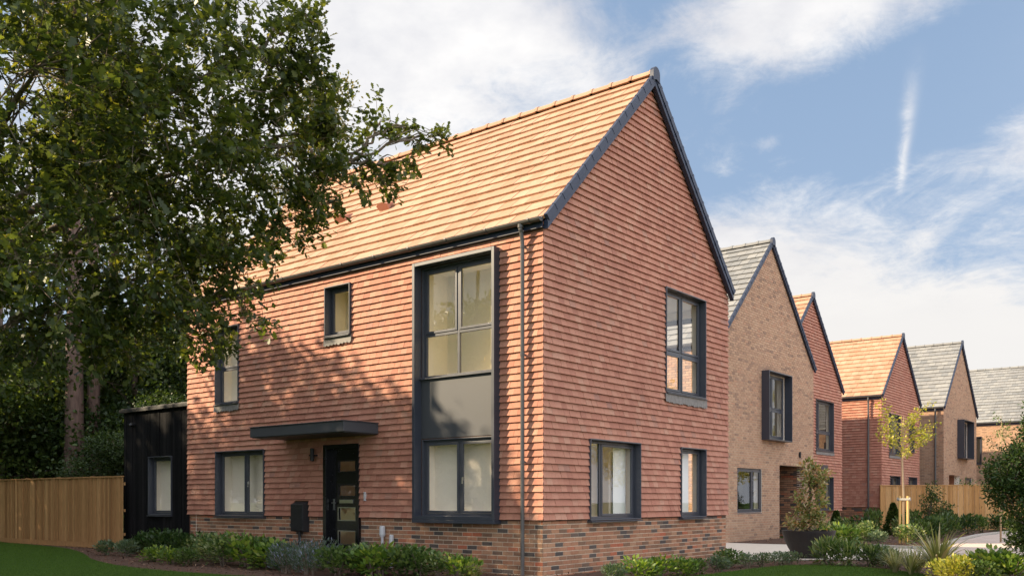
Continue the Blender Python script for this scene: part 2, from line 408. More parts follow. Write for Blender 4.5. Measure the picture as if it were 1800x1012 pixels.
EAVE = 5.80
def roof(house, x0, x1, y0, y1, k, ze, mat, gauge=.30, cw=.30, ov=.12, vents=(), ridge_mat=None, verge=True, thin=False):
    """gabled roof, ridge along X, gable end at x1"""
    yc = (y0+y1)/2; a = math.atan(k); ca, sa = math.cos(a), math.sin(a)
    L = (yc-y0+.05)/ca; zr = ze+k*(yc-y0+.05)
    def WS(u, v, d): return (u, y0-.05+v*ca-d*sa, ze+v*sa+d*ca)
    def WN(u, v, d): return (u, y1+.05-v*ca+d*sa, ze+v*sa+d*ca)
    mb = MB()
    g = L/round(L/gauge)
    clad(mb, WS, x0, x1+ov-.045, 0, L, cw, g, lipb=.020, lipt=-.016, gap=.006, jit=.0045, back=-.035, jv=.003, bond=.5)
    clad(mb, WN, x0, x1+ov-.045, 0, L, cw*3, g, lipb=.018, lipt=-.012, gap=.004, jit=.0025, back=-.03, bond=.5)
    for W in (WS, WN): mb.face([W(x0,0,-.036),W(x1+ov-.05,0,-.036),W(x1+ov-.05,L,-.036),W(x0,L,-.036)])
    r = mb.build('roof', mat, house)
    # ridge tiles
    rb = MB(); x = x0; n = max(1, round((x1+ov-.03-x0)/.45)); st = (x1+ov-.03-x0)/n
    for i in range(n):
        xa = x0+i*st; xb = xa+st-.006
        def arc(xx, rr): return [(xx, yc+rr*math.cos(t), zr-.035+rr*1.05*math.sin(t)) for t in [math.pi*q/8 for q in range(9)]]
        rb.prism(arc(xa, .105), arc(xb, .10)); rb.prism(arc(xb-.05, .118), arc(xb+.012, .118))
    rb.build('ridge_tiles', ridge_mat or mat, r)
    # dry verge caps + barge boards, gable side
    if verge:
        vb = MB(); n = round(L/g)
        for W in (WS, WN):
            for i in range(n):
                q0, q1 = i*g-.012, (i+1)*g+.004
                vb.wbox(W, x1+ov-.05, x1+ov+.012, q0, q1, -.045 if thin else -.075, .030)
                vb.wbox(W, x1+ov-.052, x1+ov+.018, q0-.006, q0+.05, -.048 if thin else -.079, .036)
        arcs = lambda xx, rr: [(xx, yc+rr*math.cos(t), zr-.02+rr*1.08*math.sin(t)) for t in [math.pi*q/8-0.0 for q in range(9)]]
        pa = arcs(x1+ov-.05, .125); pb = arcs(x1+ov+.03, .125)
        pa += [(x1+ov-.05, yc-.125, zr-.16), (x1+ov-.05, yc, zr-.12), (x1+ov-.05, yc+.125, zr-.16)]; pb += [(x1+ov+.03, yc-.125, zr-.16), (x1+ov+.03, yc, zr-.12), (x1+ov+.03, yc+.125, zr-.16)]
        vb.prism(pa, pb)
        vb.build('verge_caps', M['verge'], r)
        bb = MB()
        for s_, ya in ((1, y0), (-1, y1)):
            def pt(y, dz, x): return (x, y, ze+k*(s_*(y-ya)+.05)-dz)
            e = ya-s_*.03
            for (xa, xb, d0, d1) in ((x1+.03, x1+ov-.004, .066 if thin else .095, .15 if thin else .225),):
                bb.prism([pt(e,d0,xa),pt(yc-s_*.0015,d0,xa),pt(yc-s_*.0015,d1,xa),pt(e,d1,xa)], [pt(e,d0,xb),pt(yc-s_*.0015,d0,xb),pt(yc-s_*.0015,d1,xb),pt(e,d1,xb)])
        bb.build('barge_board', M['verge'], r, bevel=.004)
    for (vx, vy) in vents:
        vv = (vy-(y0-.05))/ca
        b = MB(); b.prism([WS(vx-.14,vv-.10,.0),WS(vx+.14,vv-.10,.0),WS(vx+.16,vv-.10,.12),WS(vx+.08,vv-.10,.155),WS(vx-.08,vv-.10,.155),WS(vx-.16,vv-.10,.12)],
                          [WS(vx-.12,vv+.2,-.005),WS(vx+.12,vv+.2,-.005),WS(vx+.12,vv+.2,.012),WS(vx+.06,vv+.2,.016),WS(vx-.06,vv+.2,.016),WS(vx-.12,vv+.2,.012)])
        b.build('vent_tile', M['tile'], r)
    return zr
def gutter(house, x0, x1, y0, z, dp=None, y_w=None, dp_bottom=.06, brackets=.9, side=1):
    """half-round gutter along X in front of an eaves facing -Y, with fascia; dp = x of downpipe"""
    mb = MB(); n = 8; r = .062; yc = y0-.135
    A = [(yc+r*math.cos(t), z+r*math.sin(t)) for t in [math.pi+math.pi*q/n for q in range(n+1)]]
    B = [(yc+(r-.008)*math.cos(t), z+(r-.008)*math.sin(t)) for t in [2*math.pi-math.pi*q/n for q in range(n+1)]]
    P = A+B
    mb.prism([(x0,p[0],p[1]) for p in P], [(x1,p[0],p[1]) for p in P])
    E = [(yc+r*1.0*math.cos(t), z+r*math.sin(t)) for t in [math.pi+math.pi*q/n for q in range(n+1)]]
    mb.prism([(x1-.001,p[0],p[1]) for p in E], [(x1+.006,p[0],p[1]) for p in E])
    x = x1-.25
    while x > x0:
        A2 = [(yc+(r+.008)*math.cos(t), z+(r+.008)*math.sin(t)) for t in [math.pi*.93+math.pi*1.14*q/n for q in range(n+1)]]
        B2 = [(yc+(r+.0015)*math.cos(t), z+(r+.0015)*math.sin(t)) for t in [math.pi*2.07-math.pi*1.14*q/n for q in range(n+1)]]
        Q = A2+B2; mb.prism([(x,p[0],p[1]) for p in Q], [(x+.045,p[0],p[1]) for p in Q]); x -= brackets
    g = mb.build('gutter', M['gutter'], house)
    fb = MB(); fb.box(x0, x1-.02, y0-.072, y0-.052, z-.14, z+.03); fb.box(x0, x1-.02, y0-.052, y0+.02, z-.14, z-.128)
    fb.build('fascia', M['verge'], house)
    if dp is not None:
        d = MB(); yw = (y_w if y_w is not None else y0)-.085
        d.tube([(dp,yc,z-.05),(dp,yc,z-.13),(dp,yc+.02,z-.17),(dp,yw-.005,z-.30),(dp,yw,z-.36),(dp,yw,dp_bottom)], .034, 12)
        d.tube([(dp,yc,z-.045),(dp,yc,z-.10)], .048, 12)
        zz = z-.42
        while zz > .3:
            d.tube([(dp,yw,zz),(dp,yw,zz+.045)], .040, 12); d.box(dp-.012, dp+.012, yw+.03, yw+.085, zz+.01, zz+.035); zz -= 1.75
        d.build('downpipe', M['gutter'], house, smooth=False)

def brick_rows(mb, W, u0, u1, v0, v1, holes=(), planes=(), bl=.225, bg=.075):
    clad(mb, W, u0, u1, v0, v1, bl, bg, holes=holes, planes=planes, lipb=.006, lipt=.006, gap=.013, vgap=.012, jit=.0018, back=-.006, bond=.5)

def tile_wall(house, W, u0, u1, v0, v1, holes, planes=(), cw=.165, g=.115, far=False):
    mb = MB()
    lp, gp, jt = (.024, .0015, .0012) if far else (.0175, .0035, .0024)
    clad(mb, W, u0, u1, v0, v1, cw, g, holes=holes, planes=planes, lipb=lp, lipt=-lp+.002, gap=gp, jit=jt, back=-.03, jv=.0025)
    return mb.build('tile_cladding', M['tile'], house)
def brick_wall(house, W, u0, u1, v0, v1, holes, planes=(), mat='brick', name='brickwork'):
    mb = MB(); brick_rows(mb, W, u0, u1, v0, v1, holes, planes)
    return mb.build(name, M[mat], house)
def wall_body(house, W, u0, u1, v0, v1, holes, planes=(), outer='backing', d0=-.03, d1=-.30):
    mb = MB(); shell(mb, W, u0, u1, v0, v1, holes, planes, d0, d1)
    return mb.build('wall', [M[outer], M['cream']], house)
def box_frame(house, W, u0, u1, v0, v1, out, t=.035, back=-.12, part='box_surround', mat='navy'):
    mb = MB(); ring(mb, W, u0, u1, v0, v1, t, back, out); return mb.build(part, M[mat], house, bevel=.004)

# ================================================================== THE SETTING
def sheet(name, pts, z, mat):
    mb = MB(); mb.face([(p[0], p[1], z) for p in pts]); o = mb.build(name, mat); o['kind'] = 'structure'; return o
sheet('ground', [(-400,-400),(400,-400),(400,400),(-400,400)], -.03, M['lawn'])
bed_edge = [(-24,.9),(-20.05,.02),(-17.5,-.18),(-15.3,-.42),(-13.4,-.95),(-11.7,-1.6),(-10,-2.3),(-8.2,-2.8),(-6.8,-2.98),(-5.46,-2.97),(-3.9,-2.8),(-2,-2.45),(-.2,-1.5),(1.0,-.2),(1.6,1.2),(1.82,2.4),(1.86,3.9),(2.05,5.1),(2.7,5.6),(3.7,5.3),(4.6,4.5),(5.0,3.4),(5.05,2.2),(5.6,1.0),(7.5,.2),(9.5,.2)]
def lerp_curve(P, n=4):
    out = []
    for i in range(len(P)-1):
        p0 = P[max(i-1,0)]; p1 = P[i]; p2 = P[i+1]; p3 = P[min(i+2,len(P)-1)]
        for k in range(n):
            t = k/n
            out.append(tuple(.5*((2*p1[j])+(-p0[j]+p2[j])*t+(2*p0[j]-5*p1[j]+4*p2[j]-p3[j])*t*t+(-p0[j]+3*p1[j]-3*p2[j]+p3[j])*t**3) for j in (0,1)))
    out.append(P[-1]); return out
edge = lerp_curve(bed_edge)
# planting soil lies under the beds; the lawn is a sheet of its own above it
sheet('planting_soil', [(-30,3),(-30,-.2)] + edge[4:] + [(10.5,.4),(10.5,8.4),(6.5,8.3),(4.2,8.6),(2.95,8.0),(1.9,6.9),(1.2,6.3),(.2,6.0),(-.3,6.2),(-.3,3)], -.008, M['soil'])
sheet('lawn', [(-60,-60),(60,-60),(60,.2),(10.5,.2)] + list(reversed(edge)) + [(-30,.4),(-60,.4)], .004, M['lawn'])
sheet('pavement', [(-3.1,6.2),(-.3,6.2),(.2,6.0),(1.2,6.3),(1.9,6.9),(2.95,8.0),(3.3,9.4),(3.1,11.2),(2.6,12.6),(1.8,12.85),(1.2,13.2),(-1.2,13.0),(-2.0,12.9),(-3.1,13.0)], .008, M['concrete'])
sheet('driveway', [(2.95,8.0),(4.2,8.6),(6.5,8.3),(10.5,8.4),(30,8.4),(30,60),(2.4,60),(2.2,30),(1.9,26),(1.8,23),(2.0,20.5),(2.1,18.2),(2.6,15),(2.75,13.2),(2.6,12.6),(3.1,11.2),(3.3,9.4)], .012, M['paving'])
kb = MB(); KP = lerp_curve([(1.2,13.2),(1.8,12.85),(2.4,12.9),(2.68,13.6),(2.5,15),(2.05,18.2),(1.9,20.5),(1.72,23),(1.8,26),(2.1,30),(2.3,40)], 3)
for i in range(len(KP)-1):
    a, b = np.array(KP[i]), np.array(KP[i+1]); d = (b-a)/np.linalg.norm(b-a); n_ = np.array([-d[1], d[0]])*.07
    b = b-d*.006
    kb.prism([(a[0]+n_[0],a[1]+n_[1],-.02),(a[0]-n_[0],a[1]-n_[1],-.02),(a[0]-n_[0],a[1]-n_[1],.075),(a[0]+n_[0],a[1]+n_[1],.075)],
             [(b[0]+n_[0],b[1]+n_[1],-.02),(b[0]-n_[0],b[1]-n_[1],-.02),(b[0]-n_[0],b[1]-n_[1],.075),(b[0]+n_[0],b[1]+n_[1],.075)])
o = kb.build('kerb', M['kerb']); o['kind'] = 'structure'
sheet('planting_soil', [(-3.3,13.0),(-2.0,12.9),(-1.2,13.0),(1.2,13.2)] + KP[3:] + [(2.3,44),(-8,44),(-8,27.3),(-4.4,27.3),(-4.4,20.0),(-2.9,19.9),(-2.9,13.0)], .014, M['soil'])

# ================================================================== HOUSES
def interior(house, x0, x1, y0, y1, parts_x=(), parts_y=(), levels=((.12,2.55),(2.85,5.45))):
    mb = MB()
    for (za, zb) in levels:
        mb.face([(x0,y0,za),(x1,y0,za),(x1,y1,za),(x0,y1,za)], 1)
        mb.face([(x0,y0,zb),(x0,y1,zb),(x1,y1,zb),(x1,y0,zb)], 0)
        for px in parts_x: mb.box(px-.05, px+.05, y0, y1, za+.002, zb-.002, 0)
        for (py, xa, xb) in parts_y: mb.box(xa, xb, py-.05, py+.05, za+.002, zb-.002, 0)
    mb.build('interior_walls', [M['cream'], M['floor_int']], house)

# ---- the corner house
H1 = thing('tile_hung_house', 'large corner house hung with red clay tiles, with tall framed bay and flat door canopy', 'house', (-5.08, 3.4, 0))
Y1, XL, K1 = 6.82, -10.17, 1.017
WA, WG = WY(0), WX(0)
A_win = [(-9.054,-8.185,3.36,5.05), (-9.04,-7.29,.890,2.32), (-5.33,-4.587,4.44,5.424)]
A_bay = (-2.80,-.915,.86,5.455)
A_door = (-5.40,-4.36,-.1,2.33)
A_tileholes = A_win + [A_bay, A_door, (-6.32,-5.86,.8,1.235)]
tile_wall(H1, WA, XL, 0, .922, 5.70, A_tileholes)
G_win = [(4.0,5.70,3.36,5.415), (1.331,3.038,.890,2.311), (4.618,5.718,.890,2.311)]
capG = plane_cap(0, Y1, K1, EAVE, .10)
tile_wall(H1, WG, 0, Y1, .922, 9.4, G_win, capG)
tile_wall(H1, WXm(XL), 0, Y1, .922, 9.4, [], capG)
brick_wall(H1, WY(.045), XL+.05, -5.40, -.05, .925, [], name='brick_plinth')
brick_wall(H1, WY(.045), -4.36, -.045, -.05, .925, [(-2.80,-.915,.86,5)], name='brick_plinth')
brick_wall(H1, WX(-.045), .055, Y1-.045, -.05, .925, [(w[0],w[1],w[2],w[3]) for w in G_win[1:]], name='brick_plinth')
bay_up = (-2.735,-.985,3.40,5.39); bay_lo = (-2.735,-.985,.95,2.33)
lo = lambda hs: [h for h in hs]
WB = WY(.046); WBG = WX(-.046)
mbw = MB()
shell(mbw, WA, XL+.01, -.30, .90, 5.75, lo(A_win)+[bay_up, bay_lo, A_door], (), -.032, -.30)
shell(mbw, WG, .03, Y1-.03, .90, 9.4, G_win, plane_cap(0, Y1, K1, EAVE, .06), -.032, -.30)
shell(mbw, WXm(XL), .03, Y1-.03, -.1, 9.4, [], plane_cap(0, Y1, K1, EAVE, .06), -.032, -.30)
mbw.build('wall', [M['backing'], M['cream']], H1)
mbw = MB()
shell(mbw, WB, XL+.06, -.05, -.1, .915, [A_door], (), 0.0, -.25)
shell(mbw, WBG, .05, Y1-.05, -.1, .895, [], (), 0.0, -.25)
mbw.build('wall', [M['mortar'], M['cream']], H1)
WNn = lambda u, v, d: (u, Y1-.035+d, v)
N_win_added = [(-2.9,-.5,.15,2.4),(-2.9,-.5,3.2,5.3),(-6.6,-4.2,.15,2.4),(-6.6,-4.2,3.2,5.3),(-9.7,-7.2,.15,2.4),(-9.7,-7.2,3.2,5.3)]  # glazing added to the unseen rear wall to let daylight into the rooms
mbn = MB(); shell(mbn, WNn, XL+.04, -.04, -.1, 5.76, N_win_added, (), -.006, -.27); mbn.build('wall', [M['mortar'], M['cream']], H1)
for nw in N_win_added: window(H1, WNn, *nw, set_d=-.10, proud=.02, mull=((nw[0]+nw[1])/2,), label='wide glazed opening added on the unseen rear side to light the rooms')
brick_wall(H1, (lambda u, v, d: (u, Y1-.035+d, v)), XL+.05, -.045, 0, 5.7, N_win_added, name='brickwork')
interior(H1, XL+.3, -.30, .30, Y1-.31, parts_x=(-3.25,-6.9))
roof(H1, XL-.10, 0.0, 0.0, Y1, K1, EAVE, M['roof_orange'], vents=((-6.45,1.45),(-5.12,1.45)))
gutter(H1, XL-.10, .05, -.0, EAVE-.035, dp=-.36, y_w=0, dp_bottom=.02)
# windows
window(H1, WA, *A_win[0], mull=(), trans=(4.13,), opens=[(0,1)], fill_depth=.22, label='tall narrow upper window half hidden by oak leaves')
apron(H1, WA, -9.054, -8.185, 3.335)
window(H1, WA, *A_win[1], mull=(-8.08,), handles=((-8.00,1.62),), fill_depth=.22, label='two-light ground floor window left of the front door')
window(H1, WA, *A_win[2], proud=.05, fill_depth=.32, tone='olive', label='small square upper window')
apron(H1, WA, -5.33, -4.587, 4.415)
window(H1, WG, *G_win[0], mull=(4.85,), trans=(4.19,), label='four-light upper window in the gable')
apron(H1, WG, 4.0, 5.70, 3.335, h=.17)
window(H1, WG, *G_win[1], mull=(1.86,), opens=[(1,0)], label='wide ground floor window in the gable', sill=True, blind=(2.55,3.0))
window(H1, WG, *G_win[2], label='narrow ground floor window in the gable', sill=True, blind=(5.1,5.5))
# framed bay: surround, two windows and the grey panel between
bay = MB(); ring(bay, WA, -2.813, -.906, .905, 5.466, .062, -.10, .15); bay.wbox(WA, -2.813, -.906, .845, .904, -.10, .152)
bayo = bay.build('bay_surround', M['navy'], H1, bevel=.004)
window(H1, WA, *bay_up, set_d=-.09, proud=-.026, mull=(-1.90,), trans=(4.19,), sill=False, part='window', opens=[(0,1),(1,1)], fill_depth=.56, tone='olive', label='four-light upper window in the bay')
window(H1, WA, *bay_lo, set_d=-.09, proud=-.026, mull=(-1.86,), sill=False, handles=((-1.79,1.62),), fill_depth=.22, label='two-light lower window in the bay')
p = MB(); p.wbox(WA, -2.750, -.970, 2.345, 3.395, -.06, -.022); p.build('bay_panel', M['panel_grey'], H1, bevel=.003)
p = MB(); p.wbox(WA, -2.750, -.970, 3.396, 3.420, -.10, .03); p.build('bay_sill', M['frame_grey'], H1, bevel=.003)
# door, canopy and the fittings by the door
d = MB(); ring(d, WA, -5.40, -4.36, .02, 2.33, .09, -.20, .02); d.wbox(WA, -5.40, -4.36, -.1, .02, -.25, .06)
d.build('door_frame', M['black'], H1, bevel=.003)
d = MB(); wins = [(1.81,2.0),(1.33,1.53),(.86,1.09),(.39,.635)]
shell(d, WA, -5.31, -4.45, .02, 2.24, [(-5.09,-4.60,a,b) for a,b in wins], (), -.12, -.165, 0, 0)
dr = d.build('front_door', M['black'], H1)
for a, b in wins:
    g = MB(); g.face([WA(-5.09,a,-.14),WA(-4.60,a,-.14),WA(-4.60,b,-.14),WA(-5.09,b,-.14)]); g.build('pane', M['glass'], dr)
    t_ = MB(); ring(t_, WA, -5.105, -4.585, a-.018, b+.018, .016, -.12, -.108); t_.build('pane_trim', M['steel'] if a < 1.2 else M['black_plastic'], dr)
g = MB(); g.wbox(WA, -5.05, -4.66, 1.185, 1.255, -.12, -.10); g.build('letter_plate', M['steel'], dr, bevel=.003)
g = MB(); g.wbox(WA, -5.245, -5.205, 1.05, 1.27, -.12, -.108); g.tube([WA(-5.225,1.19,-.11),WA(-5.225,1.19,-.06),WA(-5.12,1.19,-.06)], .011, 8); g.build('handle', M['steel'], dr)
c = MB(); c.box(-6.60, -3.83, -.86, -.005, 2.485, 2.675); c.box(-6.57, -3.86, -.83, -.005, 2.47, 2.484)
c.box(-6.62, -3.81, -.88, -.005, 2.676, 2.69); c.build('canopy', M['panel_grey'], H1, bevel=.005)
g = MB(); g.wbox(WA, -5.70, -5.58, 2.12, 2.15, .0, .12); g.tube([WA(-5.64,2.02,.09),WA(-5.64,2.27,.09)], .042, 14); g.build('wall_light', M['black_plastic'], H1)
g = MB(); g.prism([WA(-6.30,1.215,-.03),WA(-5.875,1.215,-.03),WA(-5.875,.60,-.03),WA(-6.30,.60,-.03)],[WA(-6.28,1.16,.12),WA(-5.895,1.16,.12),WA(-5.895,.62,.12),WA(-6.28,.62,.12)])
mtr = g.build('meter_box', M['black_plastic'], H1, bevel=.008)
g = MB(); g.wbox(WA, -6.25, -5.925, .65, 1.10, .121, .127); g.build('hatch', M['black_plastic'], mtr, bevel=.003)
g = MB(); g.tube([WA(-6.09,.62,.04),WA(-6.09,0,.04)], .03, 10); g.build('meter_pipe', M['black_plastic'], H1)
g = MB(); g.wbox(WA, -4.205, -4.165, 1.23, 1.40, .0, .035); g.build('doorbell', M['white_plastic'], H1, bevel=.004)
g = MB(); g.wbox(WA, -6.46, -6.25, 2.70, 2.80, 0, .05)
for i in range(5): g.wbox(WA, -6.44+i*.04, -6.42+i*.04, 2.715, 2.785, .05, .058)
g.build('air_brick', M['roof_orange'], H1, bevel=.003)
for (vx, vz, vr) in ((-3.70,.60,.06),(-3.46,.44,.048)):
    g = MB(); g.tube([(vx,-.03,0),(vx,-.03,vz)], .026, 10); g.tube([(vx,-.03,vz-.03),(vx,-.03,vz+.0)], vr*.8, 12)
    g.tube([(vx,-.03,vz),(vx,-.03,vz+.15),(vx,-.03,vz+.17)], [vr,vr*.9,vr*.55], 12); g.build('vent_pipe', M['white_plastic'], H1)

# ---- black timber annexe at the left end
AN = thing('timber_annexe', 'low flat-roofed annexe clad in black vertical boards at the left end of the tiled house', 'annexe', (-11.85, 2.3, 0))
WAN = WY(.30); an_win = (-12.33,-11.29,.88,2.31)
mb = MB(); x = -13.50
while x < -10.21:
    w = random.choice((.12,.14,.145)); x1 = min(x+w-.008, -10.205)
    for (p0,p1,q0,q1) in sub_holes((x, x1, .05, 3.44), [an_win]):
        mb.wbox(WAN, p0, p1, q0, q1, -.02, random.choice((.0,.012,.004)))
    x += w
y = .30
WANL = WXm(-13.50)
while y < 4.2:
    mb.wbox(WANL, y, y+.13, .05, 3.44, -.02, random.choice((.0,.01))); y += .14
mb.build('board_cladding', M['burnt'], AN)
mb = MB(); shell(mb, WAN, -13.48, -10.20, -.1, 3.44, [an_win], (), -.021, -.25)
mb.box(-13.48, -13.25, .56, 4.3, -.1, 3.44); mb.box(-13.24, -10.2, 4.1, 4.3, -.1, 3.44); mb.build('wall', [M['black_plastic'], M['cream']], AN)
mb = MB(); mb.box(-13.58, -10.20, .20, 4.4, 3.445, 3.53); mb.box(-13.54, -10.20, .24, 4.36, 3.531, 3.555); mb.build('roof', M['black_plastic'], AN, bevel=.006)
mb = MB(); mb.box(-13.24,-10.22,.58,4.09,.1,.12,1); mb.box(-13.24,-10.22,.58,4.09,2.7,2.72,0); mb.box(-13.24,-10.22,2.6,2.65,.121,2.69,0); mb.build('interior_walls', [M['cream'],M['floor_int']], AN)
window(AN, WAN, *an_win, set_d=-.12, fill_depth=.14)
g = MB(); g.tube([WAN(-13.0,3.14,.0),WAN(-13.0,3.14,.08)], .05, 14); g.tube([WAN(-13.0,3.14,.081),WAN(-13.0,3.10,.14)], [.045,.035], 14); g.build('security_light', M['black_plastic'], AN)

# ---- second house: buff brick gable with projecting box window and porch recess
def gable_house(name, label, loc_y, xg, y0, y1, k, xl, roofm, clad_g, clad_s, g_holes, s_holes, plinth=.92, g_tile=True, s_tile=True, ridge=None, cw=.165, tg=.115, verge=True, door=None, body_extra=()):
    H = thing(name, label, 'house', ((xg+xl)/2, (y0+y1)/2, 0))
    Wg, Ws = WX(xg), WY(y0)
    cap = plane_cap(y0, y1, k, EAVE, .10)
    if g_tile:
        tile_wall(H, Wg, y0, y1, plinth, 9.6, g_holes, cap, cw, tg, far=True)
        brick_wall(H, WX(xg-.04), y0+.04, y1-.04, 0, plinth, g_holes, name='brick_plinth', mat='brick')
    else: brick_wall(H, Wg, y0, y1, 0, 9.6, g_holes, cap, mat='brick_buff')
    if s_tile:
        tile_wall(H, Ws, xl, xg, plinth, 5.7, s_holes, (), cw, tg, far=True)
        brick_wall(H, WY(y0+.04), xl, xg-.04, 0, plinth, s_holes, name='brick_plinth', mat='brick')
    else: brick_wall(H, Ws, xl, xg, 0, 5.7, s_holes, mat='brick_buff' if clad_s is None else clad_s)
    mb = MB(); dd = -.045 if g_tile else -.006
    shell(mb, Wg, y0+.05, y1-.05, -.1, 9.6, list(g_holes), plane_cap(y0, y1, k, EAVE, .06), dd, dd-.25)
    dd = -.045 if s_tile else -.006
    shell(mb, Ws, xl, xg-.3, -.1, 5.76, list(s_holes), (), dd, dd-.25)
    mb.face([(xg-.3,y0+.05,-.1),(xg-.05,y0+.05,-.1),(xg-.05,y0+.05,5.76),(xg-.3,y0+.05,5.76)], 0)
    mb.box(xl, xg-.05, y1-.3, y1-.05, -.1, 5.76, 0); mb.box(xl+.001, xl+.2, y0+.3, y1-.301, -.1, 5.76, 0)
    mb.build('wall', [M['backing'] if g_tile else M['mortar_dark'], M['cream']], H)
    roof(H, xl-.1, xg, y0, y1, k, EAVE, roofm, verge=verge, thin=True, ov=.09)
    gutter(H, xl-.1, xg+.02, y0, EAVE-.035)
    return H
H2door = (16.80,18.95,-.1,2.38)
H2g = [(13.62,15.40,.86,2.21), (15.42,17.22,3.17,5.24), H2door]
H2 = gable_house('brick_gable_house', 'brick gabled house with grey roof, box window and dark porch, next to the corner house', 0, -2.92, 12.36, 19.82, .966, -12.5, M['roof_grey'], None, None, H2g, [], g_tile=False, s_tile=False)
W2 = WX(-2.92)
window(H2, W2, *H2g[0], set_d=-.05, proud=-.02, mull=(14.75,), handles=((14.82,1.5),))
window(H2, W2, 15.46,17.18,3.21,5.20, set_d=-.03, proud=.0, liner=0, mull=(16.2,), trans=(4.12,), sill=False)
box_frame(H2, W2, 15.38, 17.26, 3.12, 5.28, .26, back=-.05, part='box_window_surround')
for Wp in (WY(18.95), (lambda u,v,d:(u,16.80+d,v))):
    mb = MB(); brick_rows(mb, Wp, -4.3, -2.93, 0, 2.38); mb.build('porch_wall', M['brick'], H2)
mb = MB(); mb.box(-4.35,-3.17,18.956,19.0,0,2.39); mb.box(-4.35,-3.17,16.75,16.795,0,2.39); mb.box(-4.40,-4.3,16.8,18.95,0,2.38); mb.box(-4.35,-3.17,16.8,18.95,2.381,2.45); mb.build('porch_lining', M['black_plastic'], H2)
mb = MB(); mb.box(-4.299,-4.25,17.5,18.45,.05,2.15); dd = mb.build('front_door', M['black'], H2, bevel=.004)
mb = MB(); mb.box(-4.25,-4.235,17.8,18.15,1.2,1.95); mb.build('pane', M['glass'], dd)
g = MB(); g.wbox(W2, 18.45, 18.53, 2.70, 2.84, 0, .06); g.tube([W2(18.49,2.67,.04),W2(18.49,2.87,.04)], .03, 10); g.build('wall_light', M['black_plastic'], H2)
interior(H2, -4.2-2.2, -3.18, 12.62, 16.7, parts_x=(-5.2,)); 
mb = MB(); mb.box(-5.2,-5.15,14.9,17.9,2.85,5.4); mb.box(-5.15,-3.2,17.85,17.9,2.85,5.4); mb.build('interior_walls', M['cream'], H2)

# ---- third house: tiled gable
H3g = [(24.15,26.15,3.22,5.25),(24.2,26.12,.83,2.19)]
H3 = gable_house('tile_gable_house', 'red tile-hung gabled house between the brick gable house and the young staked tree', 0, -4.43, 20.16, 27.2, .975, -14, M['roof_orange'], None, None, H3g, [], plinth=.80)
W3 = WX(-4.43)
window(H3, W3, *H3g[0], mull=(24.75,), trans=(3.98,)); window(H3, W3, *H3g[1], mull=(24.9,)); apron(H3, W3, 24.15, 26.15, 3.19, h=.12)
g = MB(); g.wbox(W3, 24.6, 25.4, 2.46, 2.66, 0, .05)
for i in range(4): g.wbox(W3, 24.63, 25.37, 2.48+i*.045, 2.505+i*.045, .05, .06)
g.build('vent_grille', M['frame_grey'], H3)
mb = MB(); mb.box(-6.5,-6.45,23,27,0.1,5.4); mb.box(-6.45,-4.75,23.0,26.9,2.6,2.85); mb.box(-6.45,-4.75,23.0,26.9,5.35,5.4); mb.build('interior_walls', M['cream'], H3)
# ---- fourth house
H4g = [(30.25,31.95,3.27,5.08),(33.35,34.2,3.5,5.05),(30.4,31.9,.95,2.31),(33.3,34.64,.95,2.31)]
H4 = gable_house('tile_side_house', 'red tile-hung house with sunlit orange roof behind the young staked tree', 0, -3.40, 29.2, 35.15, .98, -12, M['roof_orange'], None, None, H4g, [], plinth=.95)
W4 = WX(-3.40)
window(H4, W4, *H4g[0], mull=(31.1,), trans=(4.0,)); window(H4, W4, *H4g[1]); window(H4, W4, *H4g[2], mull=(31.2,)); window(H4, W4, *H4g[3])
apron(H4, W4, 30.25, 31.95, 3.24, h=.13)
g = MB(); g.tube([(-3.93,29.07,5.72),(-3.93,29.07,5.6),(-3.93,29.1,5.45),(-3.93,29.1,.95),(-4.05,29.12,.80),(-4.05,29.14,0)], .04, 10)
g.build('downpipe', M['gutter'], H4)
mb = MB(); mb.box(-5.5,-5.45,29.6,34.8,0.1,5.4); mb.box(-5.44,-3.7,29.6,34.8,2.6,2.85); mb.build('interior_walls', M['cream'], H4)
# ---- fifth house
H5g = [(39.15,41.25,3.42,5.30),(37.4,39.6,-.1,2.50),(40.75,42.3,.95,2.42)]
H5 = gable_house('pale_brick_house', 'pale brick gabled house with grey tiled roof and projecting box window, beyond the fence', 0, -2.60, 36.35, 43.42, 1.0, -12, M['roof_grey'], None, None, H5g, [], g_tile=False, s_tile=False)
W5 = WX(-2.60)
window(H5, W5, 39.2,41.2,3.46,5.26, set_d=-.03, proud=0, liner=0, mull=(40.2,), sill=False); box_frame(H5, W5, 39.1, 41.3, 3.37, 5.35, .34, back=-.05, part='box_window_surround')
window(H5, W5, *H5g[2], set_d=-.05, proud=-.02)
mb = MB(); mb.box(-3.9,-3.85,37.3,39.7,0,2.6); mb.box(-3.849,-2.88,39.6,39.66,0,2.5); mb.box(-3.849,-2.88,37.34,37.4,0,2.5); mb.build('porch_lining', M['brick'], H5)
g = MB(); g.tube([(-2.95,36.22,5.72),(-2.95,36.22,5.6),(-2.95,36.25,5.45),(-2.95,36.25,0)], .045, 10); g.build('downpipe', M['gutter'], H5)
mb = MB(); mb.box(-4.6,-4.55,39.75,43,0.1,5.4); mb.build('interior_walls', M['cream'], H5)
